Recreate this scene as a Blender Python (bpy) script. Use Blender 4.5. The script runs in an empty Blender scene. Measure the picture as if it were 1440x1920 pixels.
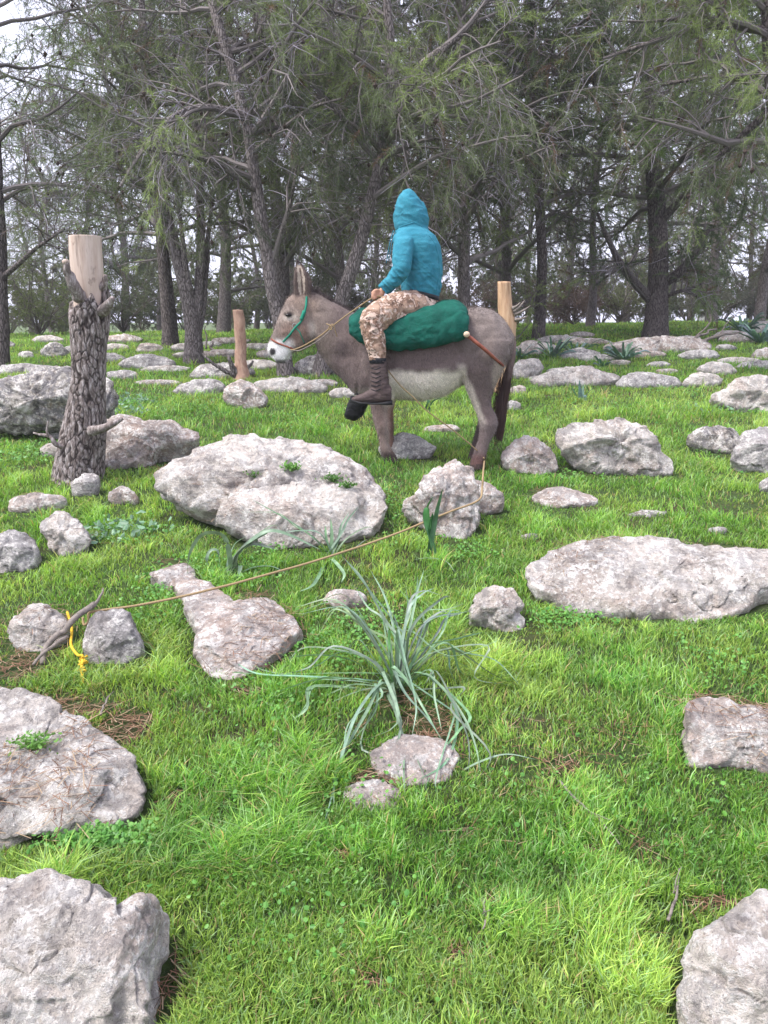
import bpy, math, random
import numpy as np
from mathutils import Vector
R = math.radians
SC = bpy.context.scene
COL = SC.collection
# ------------------------------------------------------------------ camera, sky, sun, exposure
F, PW, PH, PITCH, CZ = 1450.0, 1440, 1920, R(14.0), 1.5
cam = bpy.data.objects.new('camera', bpy.data.cameras.new('camera')); COL.objects.link(cam)
cam.location = (0, 0, CZ); cam.rotation_euler = (R(90) - PITCH, 0, 0)
cam.data.sensor_fit = 'VERTICAL'; cam.data.sensor_height = 36; cam.data.lens = F / PH * 36
cam.data.clip_start = 0.05; cam.data.clip_end = 3000
SC.camera = cam
world = bpy.data.worlds.new("World"); SC.world = world; world.use_nodes = True
nt = world.node_tree; bg = nt.nodes['Background']
sky = nt.nodes.new('ShaderNodeTexSky'); sky.sky_type = 'NISHITA'; sky.sun_disc = False
SUN_EL, SUN_AZ = R(58), R(-112)
sky.sun_elevation = SUN_EL; sky.sun_rotation = SUN_AZ; sky.dust_density = 3.0; sky.air_density = 1.0; sky.ozone_density = 1.5
hs = nt.nodes.new('ShaderNodeHueSaturation'); hs.inputs['Saturation'].default_value = 0.36
mx = nt.nodes.new('ShaderNodeMix'); mx.data_type = 'RGBA'; mx.inputs[0].default_value = 0.60
mx.inputs[7].default_value = (9.4, 9.5, 12.2, 1)      # the even cloud deck over the sky
nt.links.new(sky.outputs[0], hs.inputs['Color']); nt.links.new(hs.outputs[0], mx.inputs[6])
nt.links.new(mx.outputs[2], bg.inputs[0]); bg.inputs[1].default_value = 0.095
sl = bpy.data.lights.new('sun', 'SUN'); sun = bpy.data.objects.new('sun', sl); COL.objects.link(sun)
sl.energy = 2.6; sl.angle = R(18); sl.color = (1.0, 0.97, 0.93)
sd = Vector((math.sin(SUN_AZ) * math.cos(SUN_EL), math.cos(SUN_AZ) * math.cos(SUN_EL), math.sin(SUN_EL)))
sun.rotation_euler = sd.to_track_quat('Z', 'Y').to_euler()
SC.view_settings.view_transform = 'Standard'; SC.view_settings.look = 'None'
SC.view_settings.gamma = 1; SC.view_settings.use_curve_mapping = False
SC.view_settings.exposure = 1.24
SC.cycles.max_bounces = 6; SC.cycles.transparent_max_bounces = 8
SC.cycles.diffuse_bounces = 3; SC.cycles.glossy_bounces = 2
# ------------------------------------------------------------------ noise
def _h(ix, iy, iz, s):
    n = (ix.astype(np.uint32) * np.uint32(374761393) + iy.astype(np.uint32) * np.uint32(668265263)
         + iz.astype(np.uint32) * np.uint32(2147483647 & 0x5bd1e995) + np.uint32(s * 1013904223 & 0xffffffff))
    n = (n ^ (n >> np.uint32(13))) * np.uint32(1274126177)
    n = (n ^ (n >> np.uint32(15))) * np.uint32(2246822519)
    n = n ^ (n >> np.uint32(16))
    return n.astype(np.float64) / 4294967295.0
def vnoise(p, s=0):
    f = np.floor(p); i = f.astype(np.int64); t = p - f; t = t * t * (3 - 2 * t)
    o = 0
    for dx in (0, 1):
        wx = t[:, 0] if dx else 1 - t[:, 0]
        for dy in (0, 1):
            wy = t[:, 1] if dy else 1 - t[:, 1]
            for dz in (0, 1):
                wz = t[:, 2] if dz else 1 - t[:, 2]
                o = o + wx * wy * wz * _h(i[:, 0] + dx, i[:, 1] + dy, i[:, 2] + dz, s)
    return o * 2 - 1
def fbm(p, o=4, s=0, g=0.5):
    a, r, t = 1.0, 0, 0
    for k in range(o):
        r = r + a * vnoise(p * 2 ** k + 17.3 * k, s + k); t += a; a *= g
    return r / t
def worley(p, s=0):
    i = np.floor(p).astype(np.int64)
    d1 = np.full(len(p), 9.0); d2 = d1.copy(); cid = np.zeros(len(p))
    for dx in (-1, 0, 1):
        for dy in (-1, 0, 1):
            for dz in (-1, 0, 1):
                c = i + (dx, dy, dz)
                q = np.stack([_h(c[:, 0], c[:, 1], c[:, 2], s + k) for k in (1, 2, 3)], 1) + c
                d = np.sqrt(((q - p) ** 2).sum(1))
                n = d < d1
                d2 = np.where(n, d1, np.minimum(d2, d)); cid = np.where(n, _h(c[:, 0], c[:, 1], c[:, 2], s + 9), cid)
                d1 = np.where(n, d, d1)
    return d1, d2, cid
def sst(a, b, x):
    t = np.clip((x - a) / (b - a), 0, 1); return t * t * (3 - 2 * t)
# ------------------------------------------------------------------ terrain and pixel rays
_TY = np.array([-30, 0, 1.4, 3.2, 5.5, 7.5, 10, 13, 16, 20, 26, 34, 60, 120, 400.])
_TZ = np.array([-1.5, 0, .02, .20, .47, .64, .80, .985, 1.15, 1.25, 1.24, 1.0, .2, -.5, -1.])
def height(x, y):
    x = np.asarray(x, float); y = np.asarray(y, float)
    z = sum(np.interp(y + d, _TY, _TZ) for d in (-.6, -.3, 0, .3, .6)) / 5
    z = z + 0.018 * np.clip(x, -12, 12) * sst(6, 16, y)
    sh = x.shape; p = np.stack([np.broadcast_to(x, np.broadcast(x, y).shape).ravel(), np.broadcast_to(y, np.broadcast(x, y).shape).ravel()], 1)
    q = np.concatenate([p, np.zeros((len(p), 1))], 1)
    n = 0.030 * vnoise(q * 0.9, 3) + 0.012 * vnoise(q * 2.7, 4)
    return z + n.reshape(np.broadcast(x, y).shape)
FW = np.array([0, math.cos(PITCH), -math.sin(PITCH)]); UP = np.array([0, math.sin(PITCH), math.cos(PITCH)]); RT = np.array([1., 0, 0])
CAM = np.array([0, 0, CZ])
def ray(px, py): return FW * F + RT * (px - 720) + UP * (960 - py)
def PY(px, py, Y):                      # the point at distance Y that the photo shows at px, py
    d = ray(px, py); return CAM + d * (Y / d[1])
_YG = np.exp(np.linspace(math.log(0.6), math.log(80), 5000))
def hit(px, py):                        # the point of the ground there
    d = ray(px, py); t = _YG / d[1]; z = CZ + d[2] * t; g = height(d[0] * t, _YG)
    k = np.nonzero(z <= g)[0]
    Y = _YG[k[0]] if len(k) else 60.0
    return PY(px, py, Y)
def proj(P):
    q = P - CAM; w = q @ FW
    return np.stack([720 + F * (q @ RT) / w, 960 - F * (q @ UP) / w], 1)
# ------------------------------------------------------------------ objects
def mesh_np(name, V, quads=None, tris=None, cols=None, smooth=True, mi=None):
    me = bpy.data.meshes.new(name); V = np.asarray(V, np.float32)
    me.vertices.add(len(V)); me.vertices.foreach_set('co', V.ravel())
    L, S, C = [], [], 0
    for f in (quads, tris):
        if f is not None and len(f):
            f = np.asarray(f, np.int32); L.append(f.ravel()); S.append(C + np.arange(len(f)) * f.shape[1]); C += f.size
    L = np.concatenate(L); S = np.concatenate(S)
    me.loops.add(len(L)); me.loops.foreach_set('vertex_index', L)
    me.polygons.add(len(S)); me.polygons.foreach_set('loop_start', S.astype(np.int32))
    if mi is not None: me.polygons.foreach_set('material_index', np.asarray(mi, np.int32))
    me.polygons.foreach_set('use_smooth', np.full(len(S), bool(smooth)))
    me.update(calc_edges=True)
    if cols is not None:
        a = me.color_attributes.new('Col', 'FLOAT_COLOR', 'POINT')
        c = np.ones((len(V), 4), np.float32); c[:, :cols.shape[1]] = cols
        a.data.foreach_set('color', c.ravel())
    return me
def link(name, me, mats=None, parent=None, org=None):
    """me in world coordinates; moved so that the object's origin is org (or the parent's place)"""
    o = bpy.data.objects.new(name, me); COL.objects.link(o)
    for m in (mats if isinstance(mats, (list, tuple)) else [mats]):
        if m: me.materials.append(m)
    off = Vector((0, 0, 0))
    if parent is not None:
        o.parent = parent; pw = parent.location.copy(); q = parent.parent
        while q is not None: pw += q.location; q = q.parent
        off = pw
    if org is not None: o.location = Vector(org) - off; off = Vector(org)
    n = len(me.vertices); c = np.empty(n * 3, np.float32); me.vertices.foreach_get('co', c)
    me.vertices.foreach_set('co', (c.reshape(-1, 3) - np.array(off, np.float32)).ravel()); me.update()
    return o
def empty(name, loc):
    o = bpy.data.objects.new(name, None); COL.objects.link(o); o.location = Vector(loc); o.empty_display_size = .2; return o
def tag(o, label=None, cat=None, group=None, kind=None):
    if label: o['label'] = label
    if cat: o['category'] = cat
    if group: o['group'] = group
    if kind: o['kind'] = kind
    return o
# ------------------------------------------------------------------ materials
class NT:
    def __init__(s, name):
        s.m = bpy.data.materials.new(name); s.m.use_nodes = True; s.t = s.m.node_tree
        s.b = s.t.nodes['Principled BSDF']; s.out = s.t.nodes['Material Output']
        s.b.inputs['Specular IOR Level'].default_value = 0.25
    def n(s, ty, **k):
        o = s.t.nodes.new('ShaderNode' + ty)
        for a, v in k.items():
            if a.startswith('i_'): o.inputs[a[2:].replace('_', ' ')].default_value = v
            else: setattr(o, a, v)
        return o
    def l(s, a, b): s.t.links.new(a, b)
    def pos(s, sc=(1, 1, 1), obj=False):
        g = s.n('TexCoord').outputs['Object'] if obj else s.n('NewGeometry').outputs['Position']
        m = s.n('Mapping'); m.inputs['Scale'].default_value = sc; s.l(g, m.inputs[0]); return m.outputs[0]
    def noise(s, v, sc, det=4, rough=.6, dist=0):
        o = s.n('TexNoise'); s.l(v, o.inputs['Vector']); o.inputs['Scale'].default_value = sc
        o.inputs['Detail'].default_value = det; o.inputs['Roughness'].default_value = rough; o.inputs['Distortion'].default_value = dist
        return o.outputs[0]
    def vor(s, v, sc, feat='F1'):
        o = s.n('TexVoronoi'); o.feature = feat; s.l(v, o.inputs['Vector']); o.inputs['Scale'].default_value = sc; return o.outputs['Distance']
    def ramp(s, f, stops, interp='LINEAR'):
        o = s.n('ValToRGB'); s.l(f, o.inputs[0]); e = o.color_ramp.elements; o.color_ramp.interpolation = interp
        while len(e) < len(stops): e.new(.5)
        for k, (p, c) in enumerate(stops):
            e[k].position = p; e[k].color = (*c, 1) if len(c) == 3 else (c[0], c[0], c[0], 1)
        return o.outputs[0]
    def mix(s, f, a, b, ty='MIX'):
        o = s.n('Mix'); o.data_type = 'RGBA'; o.blend_type = ty
        for v, i in ((f, 0), (a, 6), (b, 7)):
            if isinstance(v, (int, float)): o.inputs[i].default_value = v
            elif isinstance(v, tuple): o.inputs[i].default_value = (*v, 1)
            else: s.l(v, o.inputs[i])
        return o.outputs[2]
    def math(s, op, a, b=None, clamp=False):
        o = s.n('Math'); o.operation = op; o.use_clamp = clamp
        for k, v in enumerate((a, b)):
            if v is None: continue
            if isinstance(v, (int, float)): o.inputs[k].default_value = v
            else: s.l(v, o.inputs[k])
        return o.outputs[0]
    def bump(s, h, st=.5, dist=.01, prev=None):
        o = s.n('Bump'); o.inputs['Strength'].default_value = st; o.inputs['Distance'].default_value = dist; s.l(h, o.inputs['Height'])
        if prev is not None: s.l(prev, o.inputs['Normal'])
        return o.outputs[0]
    def fin(s, col, rough=.8, bump=None):
        if isinstance(col, tuple): s.b.inputs['Base Color'].default_value = (*col, 1)
        else: s.l(col, s.b.inputs['Base Color'])
        if isinstance(rough, float): s.b.inputs['Roughness'].default_value = rough
        else: s.l(rough, s.b.inputs['Roughness'])
        if bump is not None: s.l(bump, s.b.inputs['Normal'])
        return s.m
    def att(s, name='Col'):
        o = s.n('Attribute'); o.attribute_name = name; return o.outputs['Color']
def rock_mat(name, tint, dark, pink=.5, stain=.5):
    t = NT(name); v = t.pos()
    big = t.noise(v, 2.4, 5, .62, .5); mid = t.noise(v, 11, 7, .72, .3); fine = t.noise(v, 55, 6, .8); spk = t.noise(v, 170, 3, .7)
    c = t.ramp(big, [(.32, tuple(x * .66 for x in tint)), (.50, tint), (.68, tuple(min(1, x * 1.22) for x in tint))])
    pk = t.ramp(t.noise(v, 4.1, 6, .65, .8), [(.46, (0,)), (.62, (1,))])
    c = t.mix(t.math('MULTIPLY', pk, pink), c, (.42, .31, .255))
    och = t.ramp(t.noise(v, 6.3, 5, .65, .5), [(.60, (0,)), (.70, (1,))])
    c = t.mix(t.math('MULTIPLY', och, stain * .6), c, (.33, .22, .13))
    wl = t.ramp(t.math('ADD', t.math('MULTIPLY', mid, .5), t.math('MULTIPLY', fine, .5)), [(.50, (0,)), (.535, (1,))])
    c = t.mix(t.math('MULTIPLY', wl, .85), c, (.84, .80, .75))
    gl = t.ramp(t.noise(v, 24, 7, .8, .4), [(.50, (1,)), (.535, (0,))])
    c = t.mix(t.math('MULTIPLY', t.math('MULTIPLY', gl, t.ramp(t.noise(v, 5, 5, .7), [(.42, (0,)), (.52, (1,))])), min(1, dark * 1.1)), c, (.25, .235, .235))
    dk = t.ramp(t.math('ADD', t.math('MULTIPLY', mid, .6), t.math('MULTIPLY', t.noise(v, 31, 6, .8), .4)), [(.41, (1,)), (.465, (0,))])
    c = t.mix(t.math('MULTIPLY', dk, dark), c, (.10, .092, .09))
    sp = t.ramp(spk, [(.34, (1,)), (.42, (0,))])
    c = t.mix(t.math('MULTIPLY', sp, .55), c, (.15, .13, .125))
    pit = t.ramp(t.vor(v, 42), [(.0, (0,)), (.24, (1,))])
    pm = t.ramp(t.noise(v, 8, 4, .6), [(.48, (0,)), (.58, (1,))])
    pits = t.math('MULTIPLY', t.math('SUBTRACT', 1, pit), pm)
    c = t.mix(t.math('MULTIPLY', pits, .75), c, (.08, .065, .06))
    b = t.bump(t.math('ADD', t.math('ADD', mid, t.math('MULTIPLY', fine, .5)), t.math('MULTIPLY', spk, .15)), 1.0, .05)
    b = t.bump(t.math('SUBTRACT', 1, pits), .6, .015, b)
    return t.fin(c, .92, b)
M = {}
M['rock_pale'] = rock_mat('pale limestone', (.62, .56, .50), .50, .50, .45)
M['rock_grey'] = rock_mat('grey limestone', (.47, .445, .43), .62, .30, .30)
M['rock_pink'] = rock_mat('pinkish limestone', (.53, .44, .385), .50, .75, .60)
M['rock_dark'] = rock_mat('weathered dark limestone', (.42, .385, .34), .95, .35, .8)
def attr_mat(name, rough=.6, trans=0.0, nz=None, spec=.25):
    t = NT(name); c = t.att()
    if nz: c = t.mix(1.0, c, t.ramp(t.noise(t.pos(), nz, 4), [(.3, (.62,)), (.7, (1.3,))]), 'MULTIPLY')
    t.fin(c, rough); t.b.inputs['Specular IOR Level'].default_value = spec
    if trans:
        tr = t.n('BsdfTranslucent'); t.l(t.mix(1.0, c, (1.25, 1.35, .7), 'MULTIPLY'), tr.inputs[0])
        ms = t.n('MixShader'); ms.inputs[0].default_value = trans
        t.l(t.b.outputs[0], ms.inputs[1]); t.l(tr.outputs[0], ms.inputs[2]); t.l(ms.outputs[0], t.out.inputs[0])
    return t.m
M['grass'] = attr_mat('grass blades', .5, .42, None, .3)
M['leaf'] = attr_mat('broad leaves', .45, .30, None, .4)
M['strap'] = attr_mat('strap leaves', .42, .18, 30, .45)
M['litter'] = attr_mat('pine litter', .8, 0)
t = NT('soil and moss'); v = t.pos()
c = t.ramp(t.noise(v, 5, 6, .7), [(.30, (.030, .020, .013)), (.5, (.075, .048, .030)), (.7, (.11, .075, .05))])
g = t.ramp(t.noise(v, 1.9, 5, .65), [(.30, (0,)), (.48, (1,))])
c = t.mix(t.math('MULTIPLY', g, .75), c, t.ramp(t.noise(v, 40, 4), [(.3, (.022, .055, .012)), (.7, (.085, .17, .03))]))
M['soil'] = t.fin(c, .95, t.bump(t.noise(v, 30, 8, .8), 1.0, .04))
# ------------------------------------------------------------------ ground
def build_ground():
    def axis(a, b, n, far): 
        near = np.linspace(a, b, n); lo = a - np.geomspace(.3, far + a, 26)[::-1]; hi = b + np.geomspace(.3, far - b, 26)
        return np.concatenate([lo, near, hi])
    xs = axis(-11, 11, 230, 500); ys = np.concatenate([-np.geomspace(.5, 40, 10)[::-1], np.linspace(.2, 10, 160), 10 + np.geomspace(.08, 600, 120)])
    X, Y = np.meshgrid(xs, ys); Z = height(X, Y)
    n, m = X.shape; i = (np.arange(n - 1)[:, None] * m + np.arange(m - 1)).ravel()
    me = mesh_np('ground', np.stack([X.ravel(), Y.ravel(), Z.ravel()], 1), quads=np.stack([i, i + 1, i + m + 1, i + m], 1))
    tag(link('ground', me, M['soil']), kind='structure')
build_ground()
# ------------------------------------------------------------------ rocks
CLR = {}; CW, CX0, CY0, CN, CM = .025, -12., .5, 960, 900        # clearance map: highest rock surface over each 2.5 cm cell
ZMAP = np.full((CM, CN), -9.0); ZMIN = np.full((CM, CN), 9.0)
def mark(V):
    ix = ((V[:, 0] - CX0) / CW).astype(int); iy = ((V[:, 1] - CY0) / CW).astype(int)
    ok = (ix >= 1) & (ix < CN - 1) & (iy >= 1) & (iy < CM - 1); ix, iy, z = ix[ok], iy[ok], V[ok, 2]
    for dx, dy in ((0, 0), (1, 0), (0, 1)): np.maximum.at(ZMAP, (iy + dy, ix + dx), z - (.02 if dx or dy else 0)); np.minimum.at(ZMIN, (iy + dy, ix + dx), z)
def resample(poly, n):
    p = np.array(poly, float); q = np.vstack([p, p[:1]])
    for _ in range(2):                                            # corner cutting
        a, b = q[:-1], q[1:]; c = np.empty((2 * len(a), 2)); c[0::2] = .82 * a + .18 * b; c[1::2] = .18 * a + .82 * b; q = np.vstack([c, c[:1]])
    return q
def rock_mesh(poly, tilt=55, bulge=.5, amp=1.0, pw=2.4, seed=0, row=None, pits=(), cuts=6):
    """tilt: lean of the plane the outline lies in; bulge: front thickness relative to the half height"""
    q = resample(poly, 0); c0 = (q[:-1].min(0) + q[:-1].max(0)) / 2
    ext = (q.max(0) - q.min(0)); per = ext.sum() * 1.6
    nt_ = int(np.clip(per / 3.0, 40, 420)); nr = int(np.clip(min(ext) / 3.2, 10, 110))
    ang = np.arctan2(q[:, 1] - c0[1], q[:, 0] - c0[0]); rad = np.hypot(q[:, 0] - c0[0], q[:, 1] - c0[1])
    o = np.argsort(ang); ang, rad = ang[o], rad[o]; th = np.linspace(-math.pi, math.pi, nt_, endpoint=False)
    rr = np.interp(th, np.concatenate([ang - 2 * math.pi, ang, ang + 2 * math.pi]), np.tile(rad, 3))
    OP = np.stack([c0[0] + rr * np.cos(th), c0[1] + rr * np.sin(th)], 1)
    y1 = q[:, 1].max(); base = hit(min(max(c0[0], -60), 1500), (row if row else y1 - .03 * ext[1]))
    if row is not None: base = hit(c0[0], row)
    al = R(tilt); n = np.array([0, -math.sin(al), math.cos(al)]); v = np.array([0, math.cos(al), math.sin(al)])
    tgt = np.array([OP.min(0), OP.max(0)]); cur = OP.copy()
    for it in range(4):
        B = np.empty((nt_, 3))
        for k in range(nt_):
            d = ray(*cur[k]); t_ = (n @ (base - CAM)) / (n @ d)
            if t_ <= 0 or t_ * d[1] > 60: t_ = 60 / d[1]
            B[k] = CAM + d * t_
        C = B.mean(0); hh = np.abs((B - C) @ v).max(); L = min(hh, np.abs((B - C)[:, 0]).max())
        ph = np.linspace(0, math.pi, nr)                          # 0 = front pole, pi = back pole
        sc = np.sin(ph)[:, None]; r_ = np.abs(sc) ** (2 / pw); hgt = np.sign(np.cos(ph)) * np.abs(np.cos(ph)) ** (2 / pw)
        f = np.where(hgt > 0, bulge * L, max(bulge * L, .55 * hh * math.sin(al) + .3 * L))
        wv = np.clip(-((B - C) @ v) / max(hh, 1e-3) * 1.3 + .15, 0, 1)[None, :, None] * (r_[:, :, None]) * (hgt > 0)[:, None, None]
        nn = n * (1 - wv) + np.array([0, .12, .80]) * wv
        P = C + r_[:, :, None] * (B - C)[None] + (hgt * f)[:, None, None] * nn
        bk = np.clip((ph - math.pi / 2) / (math.pi / 2), 0, 1)[:, None]; Bg = height(B[:, 0], B[:, 1])
        P[:, :, 2] -= bk * .10; V = P.reshape(-1, 3)
        rc = np.random.RandomState(seed + 500); wf = np.repeat(np.clip(np.cos(ph) * 1.9, 0, 1), nt_)
        for _ in range(cuts):                                     # flat broken faces
            cn = rc.randn(3); cn[2] = abs(cn[2]) * .8 + .1; cn[1] -= .5; cn /= np.linalg.norm(cn); e_ = (V - C) @ cn; d_ = e_.max() * (.70 + .24 * rc.rand()); V = V - (np.maximum(e_ - d_, 0) * .85 * wf)[:, None] * cn
        s = np.array([seed * 7.31, seed * 3.7, seed * 1.9]); D = (V - C); D = D / np.maximum(np.linalg.norm(D, axis=1), 1e-6)[:, None]
        fr = 1.0 / max(L, .05)
        low = fbm(V * fr * .9 + s, 2, seed) * .13
        w1, w2, cid = worley(V * fr * 1.25 + s, seed); fac = (cid - .5) * .22 * sst(0, .12, w2 - w1)      # broken facets
        rid = (1 - np.abs(fbm(V * fr * 2.6 + s, 4, seed + 5)) * 2.2) * .066
        fine = fbm(V * 16 + s, 4, seed + 8, .6) * min(.021, .12 * L)
        w1, w2, _ = worley(V * 11 + s, seed + 3); pit = -sst(.34, .06, w1) * (fbm(V * 3 + s, 2, seed) > .12) * min(.022, .1 * L)
        gr = fbm(V * fr * 1.7 + s + 40, 3, seed + 12); crk = -np.clip(1 - abs(gr) * 22, 0, 1) * min(.026, .06 * L)
        dsp = crk + amp * (L * (low + fac * .95 + rid * 1.3) + fine * 1.25 + pit * 1.3)
        for (ax, ay, ar, ad) in pits:                             # hollows the photo shows
            pp = proj(V); dsp = dsp - ad * np.exp(-(((pp[:, 0] - ax) / ar[0]) ** 2 + ((pp[:, 1] - ay) / ar[1]) ** 2))
        V = V + D * dsp[:, None]
        pr = proj(V); up = V[:, 2] > height(V[:, 0], V[:, 1]) + .02
        bb = np.array([pr.min(0), pr.max(0)]) if not up.any() else np.array([[pr[:, 0].min(), pr[up, 1].min()], [pr[:, 0].max(), pr[:, 1].max()]])
        want = tgt.copy(); want[1, 1] += .042 * F / np.linalg.norm(base - CAM)
        sx = np.array([(want[1, k] - want[0, k]) / max(bb[1, k] - bb[0, k], 1) for k in (0, 1)]); sx = np.clip(sx, .6, 1.3)
        if it < 3:
            cc = (bb[0] + bb[1]) / 2; wc = (want[0] + want[1]) / 2; mc = (cur.min(0) + cur.max(0)) / 2
            cur = mc + (cur - mc) * sx + (wc - cc) * np.array([1, .8])
    i = (np.arange(nr - 1)[:, None] * nt_ + np.arange(nt_)[None]); j = (np.arange(nr - 1)[:, None] * nt_ + (np.arange(nt_) + 1)[None] % nt_)
    Q = np.stack([i, i + nt_, j + nt_, j], 2).reshape(-1, 4)
    return V, Q, base
def rock(label, poly, mat='rock_pale', group='pale limestone rocks in the grass', extra=(), cat='rock', name='rock', **k):
    V, Q, b = rock_mesh(poly, **k)
    for e in extra:
        kk = dict(k); kk.update(e[1]); V2, Q2, _ = rock_mesh(e[0], **kk); Q = np.vstack([Q, Q2 + len(V)]); V = np.vstack([V, V2])
    mark(V); me = mesh_np(name, V, quads=Q)
    o = link(name, me, M[mat], org=(V[:, 0].mean(), V[:, 1].mean(), float(height(V[:, 0].mean(), V[:, 1].mean()))))
    return tag(o, label, cat, group)
GF, GM, GB = 'limestone rocks close to the camera', 'limestone rocks around the donkey', 'flat limestone outcrops towards the trees'
rock('broad two-lobed pale boulder with a dark crack, in front of the donkey', [(293,897),(300,878),(340,855),(392,828),(440,813),(500,812),(560,822),(615,838),(660,862),(700,888),(722,915),(726,940),(715,975),(690,1005),(640,1018),(560,1015),(480,1000),(410,975),(330,940),(300,922)], 'rock_pale', GM, cat='boulder', name='boulder',
     extra=[([(402,962),(412,930),(455,908),(520,902),(600,898),(660,905),(705,918),(726,940),(715,975),(690,1005),(640,1018),(590,1028),(530,1030),(470,1012),(430,992)], dict(tilt=50, bulge=.42, seed=2, row=1030))], tilt=44, bulge=.40, seed=1, row=1012, amp=.8, cuts=4, pits=[(402,968,(9,10),.05),(408,950,(8,12),.05),(416,930,(9,10),.055),(430,915,(12,7),.06),(450,907,(14,6),.06),(470,898,(12,6),.05),(490,893,(12,5),.03),(700,905,(14,10),.03),(660,902,(16,7),.035),(630,896,(14,6),.03),(325,885,(14,12),.04)])
rock('pointed pinkish rock behind the upright leaf pair, rope over its edge', [(752,948),(785,932),(795,900),(826,872),(858,858),(884,880),(902,915),(905,960),(892,1000),(868,1015),(822,1004),(790,985),(760,968)], 'rock_pink', GM, extra=[([(868,900),(905,903),(945,928),(950,945),(925,962),(890,968),(862,940)], dict(seed=5, row=968))], tilt=56, bulge=.38, seed=4, amp=.8)
rock('grey wedge rock behind the front hoof of the donkey', [(704,840),(735,813),(768,809),(808,826),(822,844),(785,864),(720,862)], 'rock_grey', GM, seed=6, tilt=48)
rock('small flat rock under the belly of the donkey', [(792,808),(828,796),(862,800),(866,812),(830,816),(798,815)], 'rock_pink', GM, seed=7, tilt=20, bulge=.4)
rock('mossy pink rock just right of the hind hoof', [(935,857),(955,828),(985,817),(1020,826),(1050,850),(1044,878),(1010,893),(965,884)], 'rock_pink', GM, seed=8, tilt=60)
rock('low litter-strewn rock below the mossy pink rock', [(992,935),(1030,912),(1080,916),(1118,938),(1120,953),(1085,967),(1030,965)], 'rock_pink', GM, seed=9, tilt=14, bulge=.22)
rock('large pale ridged boulder standing alone right of the donkey', [(1040,808),(1082,790),(1135,781),(1172,784),(1215,806),(1240,846),(1263,880),(1255,898),(1205,900),(1160,890),(1100,868),(1050,838)], 'rock_pale', GM, cat='boulder', name='boulder', seed=10, tilt=58, bulge=.55, amp=1.15, pits=[(1225,890,(22,9),.06)])
rock('brown-stained low rock left of the cut-off rock at the right border', [(1282,818),(1318,801),(1372,800),(1402,826),(1398,858),(1352,852),(1305,838)], 'rock_dark', GM, seed=11, tilt=50)
rock('smooth grey rock cut off by the right border, with an orange foot', [(1368,858),(1395,815),(1440,797),(1500,800),(1520,870),(1460,892),(1400,886)], 'rock_grey', GM, seed=12, tilt=58)
rock('small rock at the right border under the orange-footed grey rock', [(1418,910),(1440,893),(1485,898),(1490,925),(1430,928)], 'rock_grey', GM, seed=13, tilt=45)
rock('jagged cream rock with an ochre hollow, far right of the donkey', [(1324,742),(1360,720),(1402,704),(1450,706),(1500,735),(1490,778),(1400,774),(1350,764)], 'rock_pale', GM, seed=14, tilt=58, amp=1.3, pits=[(1375,752,(16,12),.08)])
rock('huge flat pale slab in the grass on the right', [(985,1062),(1030,1027),(1085,1011),(1150,1005),(1215,1003),(1290,1018),(1380,1030),(1450,1034),(1540,1045),(1540,1110),(1430,1118),(1395,1148),(1340,1172),(1290,1188),(1240,1165),(1150,1172),(1080,1163),(1030,1130),(985,1100)], 'rock_pale', GF, cat='slab', name='rock_slab', seed=15, tilt=25, bulge=.26, pw=3, amp=.62, pits=[(1300,1072,(50,7),.03)])
rock('knobbly white rock with a dark hole, left of the huge flat slab', [(876,1160),(888,1110),(918,1092),(952,1100),(980,1120),(982,1150),(990,1176),(962,1192),(930,1182),(900,1165)], 'rock_pale', GF, seed=16, tilt=55, amp=1.3, pits=[(972,1152,(9,11),.05)])
rock('thin sliver of rock in the grass above the huge flat slab', [(1172,974),(1200,962),(1252,960),(1248,972),(1190,981)], 'rock_grey', GM, seed=17, tilt=10, bulge=.3)
rock('tiny grey stone lying above the right part of the huge flat slab', [(1320,1002),(1345,988),(1366,997),(1360,1009)], 'rock_grey', GF, seed=18, tilt=30)
rock('tiny orange-brown stone left above the huge flat slab', [(975,1013),(994,1002),(1010,1005),(1006,1016),(982,1021)], 'rock_dark', GF, seed=19, tilt=30)
rock('pinkish slab with litter on its back, at the right border', [(1282,1322),(1312,1308),(1350,1314),(1390,1330),(1450,1332),(1540,1335),(1540,1470),(1440,1455),(1380,1432),(1320,1436),(1293,1430),(1288,1380)], 'rock_pink', GF, cat='slab', name='rock_slab', seed=20, tilt=30, bulge=.3, pw=3, amp=.8)
rock('round pale boulder in the bottom right corner', [(1268,1800),(1290,1742),(1330,1712),(1380,1683),(1440,1665),(1520,1668),(1600,1800),(1540,1990),(1400,2050),(1300,2010),(1268,1880)], 'rock_pale', GF, cat='boulder', name='boulder', seed=21, tilt=40, bulge=.5, amp=.6, row=1985)
rock('rough white block with a long hollow, in the bottom left corner', [(-120,1660),(0,1630),(60,1638),(110,1625),(150,1633),(200,1645),(228,1682),(258,1676),(292,1668),(318,1690),(318,1740),(302,1800),(300,1880),(312,2000),(100,2080),(-140,2040),(-160,1800)], 'rock_pale', GF, cat='boulder', name='boulder', seed=22, tilt=34, bulge=.42, pw=3.4, amp=.62, row=2030, pits=[(100,1757,(75,13),.06), (235,1690,(14,30),.03)])
rock('long grey slab with a litter-covered back, at the left border', [(-160,1300),(-20,1280),(60,1300),(130,1340),(200,1375),(248,1410),(275,1455),(280,1500),(268,1545),(220,1562),(160,1572),(100,1592),(60,1622),(0,1642),(-120,1650)], 'rock_pale', GF, cat='slab', name='rock_slab', seed=23, tilt=20, bulge=.30, pw=3.2, amp=.6, row=1590, pits=[(80,1600,(110,26),.06)])
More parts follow.
